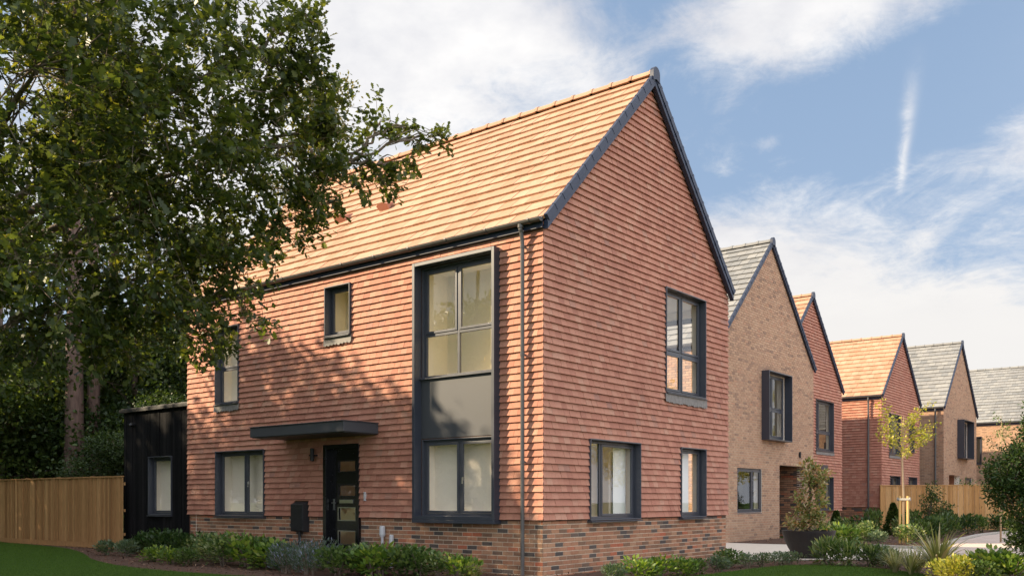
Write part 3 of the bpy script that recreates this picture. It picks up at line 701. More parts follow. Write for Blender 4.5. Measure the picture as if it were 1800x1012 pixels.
# ---- sixth house, long side to the road
H6 = thing('long_brick_house', 'sand coloured brick house with a long grey tiled roof, farthest house behind the dark yew', 'house', (0, 51, 0))
s6 = [(-3.35,-2.95,3.3,4.9),(1.5,3.0,3.2,4.9)]
brick_wall(H6, WY(46.5), -9, 9, 0, 5.7, s6, mat='brick_buff')
mb = MB(); shell(mb, WY(46.5), -9, 9, -.1, 5.76, s6, (), -.006, -.25); 
for xe in (-9.0, 8.8): mb.box(xe, xe+.2, 46.76, 55.3, -.1, 5.7, 0)
mb.box(-8.8,8.8,55.1,55.3,-.1,5.7,0); mb.box(-8.8,8.8,48.5,48.6,.1,5.6,1)
mb.build('wall', [M['mortar_dark'],M['cream']], H6)
roof(H6, -9.1, 9.0, 46.5, 55.5, .79, EAVE-.1, M['roof_grey'], verge=True); gutter(H6, -9.1, 9.05, 46.5, EAVE-.14)
for s in s6: window(H6, WY(46.5), *s)

# ---- houses across the road: out of the photograph, they stand in the window reflections
def across(y0, y1, mat, label):
    H = thing('opposite_house', label, 'house', (24, (y0+y1)/2, 0))
    hs = [(y0+1,y0+2.4,.9,2.3),(y0+4,y0+5.4,.9,2.3),(y0+1,y0+2.4,3.3,5.0),(y0+4.2,y0+5.2,3.3,5.0)]
    W = WXm(20)
    brick_wall(H, W, y0, y1, 0, 9.4, hs, plane_cap(y0,y1,1.0,EAVE,.1), mat=mat)
    mb = MB(); shell(mb, W, y0+.05, y1-.05, -.1, 9.4, hs, plane_cap(y0,y1,1.0,EAVE,.06), -.006, -.25)
    mb.box(20.3,29,y0+.05,y0+.3,-.1,5.76,0); mb.box(20.3,29,y1-.3,y1-.05,-.1,5.76,0); mb.build('wall', [M['mortar_dark'],M['cream']], H)
    roof(H, 19.9, 29, y0, y1, 1.0, EAVE, M['roof_orange'], verge=False)
    for h in hs: window(H, W, *h)
across(10, 17, 'brick', 'red brick house across the road, out of the photograph, nearer one of two')
across(20, 27, 'brick_buff', 'buff brick house across the road, out of the photograph, farther one of two')

# ================================================================== FENCES
def fence(name, label, A, B, h, seg=1.83, gap_z=.0, group=None, board=.1, mt='fence'):
    A, B = np.array(A, float), np.array(B, float); L = np.linalg.norm(B-A); d = (B-A)/L; n_ = np.array([d[1], -d[0]])
    T = thing(name, label, 'fence', (A[0], A[1], 0), group)
    W = lambda u, v, q: (A[0]+d[0]*u+n_[0]*q, A[1]+d[1]*u+n_[1]*q, v)
    u = 0; mb = MB()
    while u < L-.01:
        w = min(board, L-u); dq = random.uniform(0,.006); top = h-.05+random.uniform(-.006,.004)
        q0 = 0 if int(round(u/board)) % 2 else .012
        mb.wbox(W, u, u+w-.003 if q0 else u+w-.009, .14, top, q0, q0+.014+dq); u += board
    mb.build('boards', M[mt], T)
    mb = MB()
    for z in (.35,.95,h-.25): mb.wbox(W, 0, L, z, z+.07, -.045, -.002)
    mb.build('rails', M[mt], T)
    mb = MB(); mb.wbox(W, 0, L, 0, .138, .0, .022); mb.build('gravel_board', M[mt], T)
    k = 0
    while k*seg < L+.01:
        mb = MB(); u = min(k*seg, L-.05); mb.wbox(W, u-.05, u+.05, 0, h+.0, -.14, -.047); mb.build('post', M[mt], T, bevel=.006)
        mb = MB(); mb.wbox(W, u-.02, u+.02, .10, h-.04, .030, .042); mb.build('cover_strip', M[mt], T)
        k += 1
    mb = MB(); mb.wbox(W, 0, L, h-.048, h-.015, -.01, .05); mb.build('capping', M[mt], T)
    return T
fence('timber_fence', 'close-boarded timber fence between the lawn and the black annexe, dark woodland behind it', (-24.0,-.05), (-13.16,.10), 1.87)
fence('timber_fence', 'close-boarded timber fence coloured as if sunlit, on the right, behind the young staked tree', (-3.38,29.05), (1.05,30.2), 1.90, mt='fence_lit')
fence('timber_fence', 'return run of timber fence going back beside the road, mostly hidden by the dark yew', (1.1,30.25), (1.35,44.0), 1.90, mt='fence_lit')

# ================================================================== VEGETATION
TPL = {
 'diamond': [(0,0),(.5,.5),(0,1),(-.5,.5)],
 'oval': [(0,0),(.38,.25),(.5,.55),(0,1),(-.5,.55),(-.38,.25)],
 'oak': [(0,0),(.14,.12),(.30,.22),(.20,.36),(.46,.48),(.26,.60),(.50,.76),(.24,.84),(0,1),(-.24,.84),(-.50,.76),(-.26,.60),(-.46,.48),(-.20,.36),(-.30,.22),(-.14,.12)],
}
def unit(v): return v/(np.linalg.norm(v, axis=-1, keepdims=True)+1e-9)
def leaves(P, T, Nn, L, Wd, tpl='oval', fold=.0, g=None):
    """P base points, T growing direction, Nn rough normal"""
    t = np.array(TPL[tpl], float); T = unit(T); B = unit(np.cross(Nn, T)); Nn = np.cross(T, B)
    L = np.broadcast_to(L, (len(P),)); Wd = np.broadcast_to(Wd, (len(P),))
    V = P[:,None,:] + T[:,None,:]*(t[None,:,1:2]*L[:,None,None]) + B[:,None,:]*(t[None,:,0:1]*Wd[:,None,None])
    if fold: V = V + Nn[:,None,:]*(np.abs(t[None,:,0:1])*fold*Wd[:,None,None]) - Nn[:,None,:]*((t[None,:,1:2]**2)*fold*.5*L[:,None,None])
    return V
def rdir(n): return unit(rng.normal(size=(n,3)))
def clusters(C, per, spread, L, Wd, tpl, up=.25, fold=.15):
    n = len(C)*per; P = np.repeat(C, per, 0); D = rdir(n); D[:,2] += up; D = unit(D)
    P = P + D*rng.uniform(.15,1,(n,1))*spread
    T = unit(D*.8 + rdir(n)*.7); Nn = rdir(n)*.8; Nn[:,2] += 1.0
    s = rng.uniform(.7,1.15,n)
    return leaves(P, T, Nn, L*s, Wd*s, tpl, fold)
def in_ell(c, r, n, inner=.25):
    D = rdir(n); q = rng.uniform(inner**3, 1, (n,1))**(1/3.)
    return np.array(c) + D*q*np.array(r)
def bez(a, b, c, n=8):
    a, b, c = map(np.array, (a, b, c)); return [((1-t)**2)*a+2*t*(1-t)*b+t*t*c for t in np.linspace(0,1,n)]

rng = np.random.default_rng(21)
# ---- the oak on the left, its trunk outside the photograph
OAK = thing('oak_tree', 'large oak whose leafy boughs hang in front of the left end of the tiled house', 'tree', (-4.6,-7.5,0))
blobs = OAK_BLOBS = [  # centre, radius, clusters
 ((-1.24,-7.43,5.84),(1.39,1.39,1.39),210),
 ((-1.41,-6.03,6.27),(1.50,1.50,1.50),200),
 ((-1.30,-4.67,7.09),(0.89,0.89,0.89),74),
 ((-1.75,-5.53,5.18),(1.43,1.43,1.43),165),
 ((-2.17,-6.89,4.57),(1.33,1.33,1.33),165),
 ((-1.45,-4.28,6.06),(1.00,1.00,1.00),87),
 ((-1.43,-3.75,5.65),(0.49,0.49,0.49),22),
 ((-1.20,-3.31,6.50),(0.47,0.47,0.47),20),
 ((-2.02,-4.60,4.69),(0.81,0.81,0.81),57),
 ((-2.44,-5.44,4.08),(0.90,0.90,0.90),74),
 ((-2.36,-3.98,3.90),(0.28,0.28,0.28),6),
 ((-2.56,-4.65,3.61),(0.41,0.41,0.37),16),
 ((-2.82,-6.51,3.65),(0.82,0.82,0.82),68),
 ((-1.63,-3.91,5.12),(0.40,0.40,0.36),14),
 ((-0.88,-4.08,7.60),(0.17,0.17,0.17),5),
 ((-1.10,-4.13,6.86),(0.46,0.46,0.46),21),
 ((-1.08,-2.71,6.16),(0.35,0.35,0.28),10),
 ((-1.15,-2.50,6.82),(0.22,0.22,0.26),5),
 ((-0.85,-1.88,6.75),(0.21,0.21,0.19),5),
 ((-1.00,-2.13,6.82),(0.19,0.19,0.19),5),
 ((-0.97,-2.36,6.11),(0.25,0.25,0.25),5),
 ((-1.22,-3.08,5.88),(0.34,0.34,0.31),10),
 ((-2.98,-5.62,3.36),(0.46,0.46,0.32),21),
 ((-3.32,-6.78,3.24),(0.50,0.50,0.40),29),
 ((-2.52,-4.36,3.48),(0.24,0.24,0.31),5),
 # boughs above, left of and behind the picture
 ((-.6,-8.6,7.4),(1.6,1.6,1.4),90), ((-2.6,-7.6,8.6),(2.0,2.0,1.2),90), ((-5.0,-7.6,8.8),(2.0,2.0,1.3),80),
 ((-7.4,-8.8,6.0),(1.8,1.8,1.5),60), ((-5.5,-10.2,6.2),(2.0,2.0,1.6),80), ((-3.4,-9.2,4.9),(1.4,1.4,1.2),60),
]
tb = MB()
tr = [np.array(p) for p in ((-4.6,-7.5,-.1),(-4.62,-7.45,.5),(-4.5,-7.4,1.8),(-4.45,-7.3,3.2),(-4.2,-7.1,5.0),(-4.0,-6.9,7.2),(-3.9,-6.8,9.2))]
tb.tube(tr, [.42,.33,.29,.26,.2,.13,.05], 14)
tb.build('trunk', M['bark'], OAK, smooth=True)
bb = MB(); allc = []
for (c, r, n) in blobs:
    c = np.array(c, float); C = in_ell(c, r, n, .2); allc.append(C)
    zs = min(max(c[2]*.62, 2.2), 7.5); s = np.array([-4.45+ (zs-3)*.1, -7.3+(zs-3)*.08, zs])
    if r[0] < .6:
        big = [np.array(q[0]) for q in blobs if q[1][0] >= .8]; s = min(big, key=lambda q: np.linalg.norm(q-c)); 
        if abs(c[0]+.95) < .2 and c[1] > -2.8: s = np.array([-1.15,-3.1,6.05])
    mid = (s+c)/2 + np.array([0,0,.55 if r[0] >= .6 else .1]) + rng.normal(size=3)*(.25 if r[0] >= .6 else .08)
    path = bez(s, mid, c, 9); path = [p + (rng.normal(size=3)*.05 if 0 < i < 8 else 0) for i, p in enumerate(path)]
    r0 = .035+.028*float(np.mean(r)) if r[0] >= .6 else .022; bb.tube(path, list(np.linspace(r0, .014, 9)), 7)
    for k in range(min(n, max(5, n//7))):
        e = C[k]; i0 = rng.integers(4, 9); p0 = path[i0]; m2 = (p0+e)/2 + rng.normal(size=3)*.12
        bb.tube(bez(p0, m2, e, 5), list(np.linspace(.013, .003, 5)), 4, cap=False)
bb.build('branches', M['bark'], OAK, smooth=True)
C = np.concatenate(allc)
per = 27; n_ = len(C); Dd = unit(unit(C-np.repeat(np.array([[-4.2,-6.6,5.2]]), n_, 0))*.7+rdir(n_)*.9); Dd[:,2] -= .12
tw = MB()
for i in range(n_): tw.tube([C[i]-Dd[i]*.18, C[i]+Dd[i]*.05+rng.normal(size=3)*.02, C[i]+Dd[i]*.26], [.005,.004,.002], 3, cap=False)
tw.build('twigs', M['bark'], OAK)
s_ = rng.beta(2.2,1.1,(n_*per,1)); P = np.repeat(C, per, 0)+np.repeat(Dd, per, 0)*(s_*.46-.16)+rdir(n_*per)*rng.uniform(.01,.15,(n_*per,1))
T_ = unit(np.repeat(Dd, per, 0)*.7+rdir(n_*per)*.75); Nn = rdir(n_*per)*.7; Nn[:,2] += 1.0
sz = np.repeat(rng.uniform(.75,1.15,n_), per)*rng.uniform(.6,1.2,n_*per)
V = leaves(P, T_, Nn, .112*sz, .078*sz, 'oak', .2)
np_mesh('crown', V, 16, M['oak'], OAK)

rng = np.random.default_rng(22)
# ---- generic trees
def tree_proto(name, label, group, h, cr, cz, nclus, per, spread, L, mat, bark, trunk_r=.2, conical=False, lean=0.0, nblob=9):
    T = thing(name, label, 'tree', (0,0,0), group)
    tb = MB(); pts = [(lean*z/h+.05*math.sin(z), .05*math.cos(z*1.3), z) for z in np.linspace(-.1, cz[1]-.4, 9)]
    tb.tube(pts, list(np.linspace(trunk_r, trunk_r*.2, 9)), 10); 
    Cs = []
    for i in range(nblob):
        if conical:
            z = cz[0]+(cz[1]-cz[0])*(i+.5)/nblob; rr = cr*(1-.75*(i/nblob)); a = rng.uniform(0,6.28); off = rr*.35
            c = np.array([off*math.cos(a)+lean*z/h, off*math.sin(a), z]); r = np.array([rr*.8, rr*.8, (cz[1]-cz[0])/nblob*.9])
        else:
            z = rng.uniform(cz[0], cz[1]); q = 1-abs((z-(cz[0]+cz[1])/2)/((cz[1]-cz[0])/2))**2*.6; a = i*2.4; off = cr*.62*q*rng.uniform(.5,1.1)
            c = np.array([off*math.cos(a), off*math.sin(a), z]); r = np.array([1,1,.72])*cr*rng.uniform(.38,.55)
        C = in_ell(c, r, nclus//nblob, .45); Cs.append(C)
        tb.tube(bez((lean*z/h,0,max(z-cr*.4, cz[0]*.6)), (c[0]*.5,c[1]*.5,c[2]-.1), c, 6), list(np.linspace(trunk_r*.35,.02,6)), 6)
        for e in C[:6]: tb.tube(bez(c, (c+e)/2+rng.normal(size=3)*.15, e, 4), [.025,.02,.012,.005], 4, cap=False)
    tb.build('trunk', bark, T, smooth=True)
    V = clusters(np.concatenate(Cs), per, spread, L, L*.62, 'oval', .2)
    np_mesh('crown', V, 6, mat, T)
    return T
BROAD_A = tree_proto('broadleaf_tree', 'x', 'woodland trees beyond the timber fence', 11.5, 4.6, (2.0,10.5), 2000, 12, .42, .17, M['bg_leaf'], M['bark'], .22)
BROAD_B = tree_proto('broadleaf_tree', 'x', 'woodland trees beyond the timber fence', 9.0, 3.8, (1.2,8.2), 2300, 12, .40, .15, M['bg_dark'], M['bark'], .18)
rng = np.random.default_rng(23)
BROAD_C = tree_proto('broadleaf_tree', 'x', 'trees left of the photograph', 11.5, 4.6, (2.0,10.2), 2400, 14, .45, .20, M['bg_leaf'], M['bark'], .24, nblob=12)
rng = np.random.default_rng(24)
PINE = tree_proto('pine_tree', 'x', 'tall bare-stemmed pines beyond the fence', 19.0, 2.6, (10.5,18.5), 650, 12, .40, .16, M['pine_leaf'], M['bark_pine'], .36, nblob=11)
def place(proto, first, loc, rz, s, label, group=None):
    o = proto if first else copy_tree(proto)
    o.location = loc; o.rotation_euler = (0,0,rz); o.scale = s if hasattr(s,'__len__') else (s,s,s); o['label'] = label
    if group: o['group'] = group
    return o
used = set()
rng = np.random.default_rng(31)
GOLD = tree_proto('broadleaf_tree', 'x', 'trees across the road', 9.0, 3.6, (1.6,8.0), 1100, 12, .38, .17, M['young'], M['bark'], .18)
def put(proto, loc, rz, s, label, group=None):
    f = proto.name not in used; used.add(proto.name); return place(proto, f, loc, rz, s, label, group)
put(BROAD_A, (-24.6,1.9,0), .4, 1.0, 'dark broadleaf tree rising behind the far left end of the timber fence')
put(BROAD_B, (-22.3,5.6,0), 2.1, 1.1, 'dense evergreen tree left of the black annexe, right of the pine stems')
put(BROAD_A, (-28.4,5.6,0), 1.7, (1.15,1.15,1.2), 'tall broadleaf tree seen between the pine stems')
put(BROAD_B, (-19.6,7.6,0), 3.3, 1.15, 'dense evergreen tree showing just above the annexe roof')
put(BROAD_A, (-22.5,9.8,0), 4.4, (1.0,1.0,1.05), 'broadleaf tree behind the annexe beside the tiled wall')
put(BROAD_B, (-25.0,-1.6,0), 5.2, .9, 'dark evergreen tree at the left edge of the photograph beyond the fence')
put(BROAD_A, (-30.5,1.0,0), .9, 1.1, 'farthest broadleaf tree at the left edge')
put(BROAD_B, (-26.5,3.9,0), 0.7, (.9,.9,.75), 'low evergreen tree directly behind the two pine stems')
put(BROAD_B, (-18.0,5.4,0), 4.0, (.7,.7,.62), 'low evergreen tree right behind the annexe')
put(BROAD_B, (-17.6,2.9,0), 5.0, (.55,.55,.42), 'small evergreen squeezed between the fence end and the annexe')
put(BROAD_B, (-34,9.5,0), 1.9, 1.3, 'farthest evergreen tree of the woodland')
put(PINE, (-21.5,2.95,0), .3, 1.0, 'pine with the thicker bare stem, left of the close pair above the fence')
put(PINE, (-21.75,3.75,0), 2.6, (.72,.72,1.0), 'pine with the thinner bare stem, right of the close pair above the fence')
put(PINE, (-21.0,12.9,0), 1.3, (.9,.9,1.02), 'pine whose pinkish top shows above the roof beside the oak')
put(PINE, (-29.2,8.4,0), 4.3, 1.0, 'pine far back behind the woodland, only its crown visible through the oak')
put(GOLD, (12.0,41.0,0), .5, 1.0, 'golden-leaved tree across the road right of the photograph, middle one of three')
put(GOLD, (17.5,32.5,0), 2.5, .9, 'golden-leaved tree across the road right of the photograph, nearest of three')
put(GOLD, (9.5,50.5,0), 4.1, 1.1, 'golden-leaved tree across the road right of the photograph, farthest of three')
# trees standing out of the photograph to the left: they throw the shade on the lawn and the lower walls
put(BROAD_C, (-15.3,-10.0,0), 2.2, (1.0,1.0,1.24), 'broadleaf tree left of the photograph shading the lawn, second from the oak')
put(BROAD_C, (-21.4,-10.2,0), 5.2, (1.05,1.05,1.17), 'broadleaf tree left of the photograph shading the lawn, third from the oak')
put(BROAD_C, (-11.0,-11.0,0), 3.9, (.9,.9,.90), 'broadleaf tree left of the photograph shading the lawn, nearest the oak')
put(BROAD_C, (-26.5,-8.5,0), 1.1, (1.0,1.0,1.18), 'broadleaf tree left of the photograph shading the lawn, fourth from the oak')
put(BROAD_C, (-25.8,-11.3,0), 2.9, (1.1,1.1,1.46), 'broadleaf tree left of the photograph shading the lawn, tallest, behind the third from the oak')
put(BROAD_C, (-32.0,-6.5,0), 0.2, (1.0,1.0,1.0), 'broadleaf tree left of the photograph shading the lawn, farthest from the oak')
rng = np.random.default_rng(25)

# ---- shrubs and bed plants
def bush(name, label, cat, mat, r, h, n, L, Wd, tpl='oval', up=.5, spikes=0, stems=5, dome=.35, stem_mat=None):
    T = thing(name, label, cat, (0,0,0))
    mb = MB(); tips = []
    for i in range(stems):
        a = rng.uniform(0, 6.28); q = rng.uniform(.2,.8)*r
        e = (q*math.cos(a), q*math.sin(a), h*rng.uniform(.6,.95)); tips.append(e)
        mb.tube(bez((.05*math.cos(a),.05*math.sin(a),-.02),(q*.3*math.cos(a),q*.3*math.sin(a),h*.4),e,5), [.012,.009,.007,.005,.003], 5, cap=False)
    mb.build('stems', stem_mat or M['bark'], T)
    # lumpy dome: several sub-mounds
    k = 6; cs = [(rng.uniform(-.45,.45)*r, rng.uniform(-.45,.45)*r, h*rng.uniform(.35,.62)) for _ in range(k)]
    Ps = []
    for c in cs: Ps.append(in_ell(c, (r*.58, r*.58, h*.42), n//k, .55))
    P = np.concatenate(Ps); P[:,2] = np.maximum(P[:,2], .02)
    out = P - np.array([0,0,h*.25]); T_ = unit(unit(out)*.9 + rdir(len(P))*.6 + np.array([0,0,up])); Nn = rdir(len(P))*.5 + np.array([0,0,1.0])
    s = rng.uniform(.65,1.2,len(P))
    np_mesh('foliage', leaves(P, T_, Nn, L*s, Wd*s, tpl, .2), len(TPL[tpl]), mat, T)
    return T
def strap_plant(name, label, cat, mat, h, n, Wd):
    T = thing(name, label, cat, (0,0,0)); V = []
    for i in range(n):
        a = rng.uniform(0,6.28); lean = rng.uniform(.15,1.0); L = h*rng.uniform(.7,1.15); w = Wd*rng.uniform(.7,1.1)
        d = np.array([math.cos(a),math.sin(a),0]); sd = np.array([-math.sin(a),math.cos(a),0]); prev = d*.03; seg = 6; el = math.pi/2-lean*.45
        for q in range(seg):
            e2 = el-lean*.28*q; nx = prev + (d*math.cos(e2)+np.array([0,0,1])*math.sin(e2))*L/seg
            w0 = w*(1-(q/seg)**2.2)*.5+.001; w1 = w*(1-((q+1)/seg)**2.2)*.5+.001
            V.append([prev-sd*w0, prev+sd*w0, nx+sd*w1, nx-sd*w1]); prev = nx
    # weld each strap into one island by building indexed faces
    mb = MB(); V = np.array(V)
    for i in range(n):
        o = len(mb.v); S = V[i*6:(i+1)*6]
        mb.v += [tuple(S[0][0]), tuple(S[0][1])]
        for q in range(6):
            mb.v += [tuple(S[q][3]), tuple(S[q][2])]; mb.f.append((o+2*q, o+2*q+1, o+2*q+3, o+2*q+2)); mb.m.append(0)
    mb.build('foliage', mat, T, smooth=True)
    return T
PB = {
 'grey':  bush('low_shrub','x','shrub', M['greyleaf'], .27,.33, 420, .075,.028),
 'vib':   bush('viburnum_shrub','x','shrub', M['vib'], .40,.52, 620, .10,.045),
 'lime':  bush('bright_shrub','x','shrub', M['lime'], .25,.30, 420, .07,.035),
 'euon':  bush('variegated_shrub','x','shrub', M['euon'], .31,.52, 640, .068,.036),
 'grn':   bush('leafy_shrub','x','shrub', M['grn'], .29,.46, 560, .075,.04),
 'lav':   bush('flowering_plant','x','plant', M['lav'], .30,.42, 900, .055,.014, 'diamond', up=1.1, stems=10),
 'hebe':  bush('hebe','x','shrub', M['greyleaf'], .24,.24, 620, .042,.018, 'diamond', up=.6),
 'pieris':bush('pieris_shrub','x','shrub', M['euon'], .34,.48, 420, .15,.036, up=.5),
 'gold':  bush('golden_shrub','x','shrub', M['yellow'], .27,.38, 640, .055,.032),
 'phor':  strap_plant('strap_leaf_plant','x','plant', M['phor'], .75, 70, .05),
 'sedge': strap_plant('sedge_tuft','x','plant', M['phor'], .48, 110, .020),
}
NP = 0
def plant(kind, x, y, h, label, group, r=None):
    global NP
    p = PB[kind]; H0 = {'grey':.33,'vib':.52,'lime':.30,'euon':.52,'grn':.46,'lav':.42,'hebe':.24,'pieris':.48,'gold':.38,'phor':.75,'sedge':.48}[kind]
    sz = h/H0*1.10; sx = sz*(1.28 if kind not in ('phor','sedge','pieris','gold') else 1.0) if r is None else r
    NP += 1; put(p, (x,y,.0), NP*2.399, (sx,sx,sz), label, group)
FB = 'shrubs in the bed in front of the tiled house'
front = [('grey',-11.39,-1.25,.30,'small grey-green shrub at the outer left end of the front bed'),
 ('grey',-10.6,-1.30,.31,'second small grey-green shrub from the left end of the front bed'),
 ('grey',-11.75,-.50,.28,'grey-green shrub against the foot of the timber fence'),
 ('vib',-11.3,-.32,.46,'dark glossy shrub below the annexe window'),
 ('vib',-10.35,-.40,.53,'taller dark glossy shrub where the annexe meets the tiled house'),
 ('vib',-9.6,-.35,.46,'dark glossy shrub under the left end of the brick plinth'),
 ('lime',-8.6,-1.75,.26,'low bright green plant at the front of the bed before the annexe corner'),
 ('lime',-7.63,-1.95,.28,'low bright green plant, second along the front of the bed'),
 ('grn',-7.04,-1.95,.30,'low leafy plant at the bed edge under the two-light window'),
 ('euon',-8.0,-.9,.50,'variegated shrub under the left side of the two-light window'),
 ('euon',-7.2,-1.35,.50,'variegated shrub under the middle of the two-light window'),
 ('euon',-6.35,-1.60,.54,'broad variegated shrub left of the meter box'),
 ('lime',-5.85,-1.45,.53,'bright green shrub below the meter box'),
 ('grn',-5.45,-1.25,.48,'leafy shrub at the left of the front door'),
 ('lime',-5.10,-1.45,.42,'bright green shrub left of the blue flowering plants'),
 ('lav',-4.55,-1.45,.46,'blue flowering plant directly in front of the front door, left one'),
 ('lav',-4.05,-1.95,.40,'low blue flowering plant nearest the lawn in front of the door'),
 ('lav',-3.95,-1.35,.50,'tall blue flowering plant at the right side of the front door'),
 ('lav',-3.45,-1.95,.42,'blue flowering plant below the two vent pipes'),
 ('grn',-3.05,-1.70,.44,'leafy shrub right of the blue flowers'),
 ('euon',-2.85,-1.25,.45,'variegated shrub under the left edge of the bay'),
 ('lime',-2.45,-1.35,.45,'bright leafy shrub under the bay, left of the middle'),
 ('grn',-2.0,-1.2,.46,'leafy shrub under the middle of the bay'),
 ('grn',-1.65,-1.15,.42,'leafy shrub under the right half of the bay'),
 ('euon',-1.31,-1.05,.36,'small variegated shrub under the right edge of the bay'),
 ('lime',-.95,-.95,.33,'small bright shrub left of the downpipe'),
 ('sedge',-.66,-.95,.26,'small grassy tuft just left of the downpipe foot')]
for f in front: plant(f[0], f[1], f[2], f[3], f[4], FB)
GB = 'shrubs in the bed beside the gable wall'
side = [('grey',1.22,.10,.24,'greyish plant at the near end of the gable bed'),
 ('lime',1.33,.72,.30,'vivid green shrub, first along the gable wall'),
 ('lime',1.38,1.30,.29,'vivid green shrub, second along the gable wall'),
 ('lime',1.55,1.75,.27,'vivid green shrub, third along the gable wall'),
 ('grn',1.58,2.30,.23,'low leafy plant in the middle of the gable bed'),
 ('grey',1.60,2.95,.24,'grey-green plant near the back corner of the gable wall'),
 ('grn',1.45,3.65,.32,'taller leafy plant at the back corner of the gable wall'),
 ('hebe',1.62,4.15,.23,'low hebe mound, first of the row along the pale path'),
 ('hebe',1.72,4.65,.22,'low hebe mound, second of the row along the pale path'),
 ('hebe',1.80,5.15,.22,'low hebe mound, third of the row along the pale path'),
 ('hebe',1.95,5.65,.21,'low hebe mound, last of the row, against the cream-edged shrub'),
 ('pieris',2.52,5.85,.47,'cream-edged shrub directly in front of the bowl planter'),
 ('pieris',2.92,5.85,.43,'cream-edged shrub right of the bowl planter, nearest the lawn'),
 ('pieris',3.28,6.0,.38,'lower cream-edged shrub, third from the bowl planter'),
 ('grey',3.45,6.15,.34,'grey-green shrub between the cream-edged shrubs and the sedges'),
 ('grey',3.30,6.75,.24,'small grey-green plant at the edge of the path')]
for f in side: plant(f[0], f[1], f[2], f[3], f[4], GB)
RB = 'plants in the right foreground bed'
right = [('sedge',3.95,5.35,.40,'grassy sedge tuft left of the strap-leaved plant'),
 ('sedge',4.45,4.85,.44,'larger grassy sedge tuft beside the strap-leaved plant'),
 ('phor',4.88,4.40,.80,'large striped strap-leaved plant in the right foreground bed'),
 ('gold',5.45,3.25,.36,'golden shrub at the bottom edge of the photograph'),
 ('gold',5.30,3.85,.34,'golden shrub behind the first golden one'),
 ('lime',5.62,4.9,.40,'bright green shrub between the golden shrubs and the dark yew'),
 ('lime',5.95,4.70,.30,'small bright green plant at the foot of the dark yew'),
 ('grn',5.75,3.45,.30,'leafy plant right of the golden shrubs')]
for f in right: plant(f[0], f[1], f[2], f[3], f[4], RB)
right2 = [('sedge',4.15,4.55,.42,'grassy sedge tuft at the lawn edge, nearest the camera of the sedges'),
 ('phor',4.55,4.05,.46,'smaller striped strap-leaved plant left of the large one'),
 ('gold',5.15,3.45,.30,'small golden shrub left of the other golden ones'),
 ('lime',5.35,5.3,.32,'bright green plant behind the large strap-leaved plant'),
 ('grey',3.75,5.75,.30,'grey-green plant between the cream-edged shrubs and the first sedge')]
for f in right2: plant(f[0], f[1], f[2], f[3], f[4], RB)
KB_ = 'shrubs in the bed behind the path'
back = [('lime',.15,13.6,.50,'yellow-green shrub right behind the bowl planter'),
 ('grn',-.6,14.6,.55,'leafy shrub left of the staked tree'),
 ('euon',.55,14.5,.58,'variegated shrub left of the staked tree, nearer the path'),
 ('grey',.95,14.2,.35,'grey-green shrub at the path edge left of the stakes'),
 ('euon',-.9,17.0,.62,'variegated shrub in front of the first topiary cone'),
 ('vib',-.2,16.8,.66,'dark shrub in front of the second topiary cone'),
 ('grn',-1.2,20.8,.85,'tall leafy shrub by the third house corner'),
 ('grn',1.35,17.0,.60,'leafy shrub immediately right of the staked tree'),
 ('vib',1.15,18.6,.66,'dark shrub right of the staked tree, second along the kerb'),
 ('vib',1.0,20.4,.70,'dark shrub in front of the tall evergreen bush'),
 ('grn',.95,22.2,.66,'leafy shrub behind the curved kerb, fourth along'),
 ('vib',1.05,24.2,.66,'dark shrub behind the curved kerb, fifth along'),
 ('grn',1.1,26.2,.62,'leafy shrub behind the curved kerb, sixth along'),
 ('vib',1.3,28.2,.60,'dark shrub at the right end of the right-hand fence'),
 ('grn',-.3,22.5,.80,'leafy shrub in front of the right-hand fence, left part'),
 ('vib',.1,25.5,.80,'dark shrub in front of the right-hand fence, middle'),
 ('euon',1.5,15.2,.50,'variegated shrub at the kerb right behind the stakes'),
 ('grn',1.2,19.5,.66,'leafy shrub between the dark ones along the kerb'),
 ('euon',.3,19.2,.70,'variegated shrub left of the tall evergreen bush'),
 ('grn',.25,23.8,.75,'leafy shrub between the fence and the curved kerb'),
 ('lime',-.35,13.5,.40,'low yellow-green plant behind the bowl planter, left one'),
 ('euon',-.2,15.3,.52,'variegated shrub in the middle of the bed left of the stakes'),
 ('lime',1.75,29.4,.45,'yellow-green shrub at the far end of the kerb')]
for f in back: plant(f[0], f[1], f[2], f[3], f[4], KB_, r=1.25 if f[3] > .5 else None)
# prototypes not placed anywhere must not stay behind
for k, p in PB.items():
    if p.name not in used:
        for ch in [c for c in COL.objects if c.parent == p]: bpy.data.objects.remove(ch)
        bpy.data.objects.remove(p)

# topiary cones
def cone_bush(loc, h, r, label, group):
    T = thing('topiary_cone', label, 'topiary', loc, group)
    mb = MB(); mb.tube([(loc[0],loc[1],0),(loc[0],loc[1],h*.7)], [.025,.01], 6); mb.build('trunk', M['bark'], T)
    n = 3600; z = rng.uniform(.02,1,n)**1.25; a = rng.uniform(0,6.28,n); q = (1-z)**.8*r*rng.uniform(.45,1.05,n)+.01
    P = np.stack([q*np.cos(a), q*np.sin(a), z*h], 1)+np.array([loc[0],loc[1],0]); Tn = unit(np.stack([np.cos(a),np.sin(a),.6+0*a],1)+rdir(n)*.5)
    np_mesh('crown', leaves(P, Tn, rdir(n)+np.array([0,0,1]), .075*rng.uniform(.7,1.2,n), .05, 'diamond', .2), 4, M['yew'], T)
cone_bush((-2.05,19.6,0), .86, .30, 'clipped green cone in front of the third house corner', 'topiary cones')
cone_bush((-.75,21.6,0), 1.12, .36, 'clipped green cone in front of the left end of the right-hand fence', 'topiary cones')

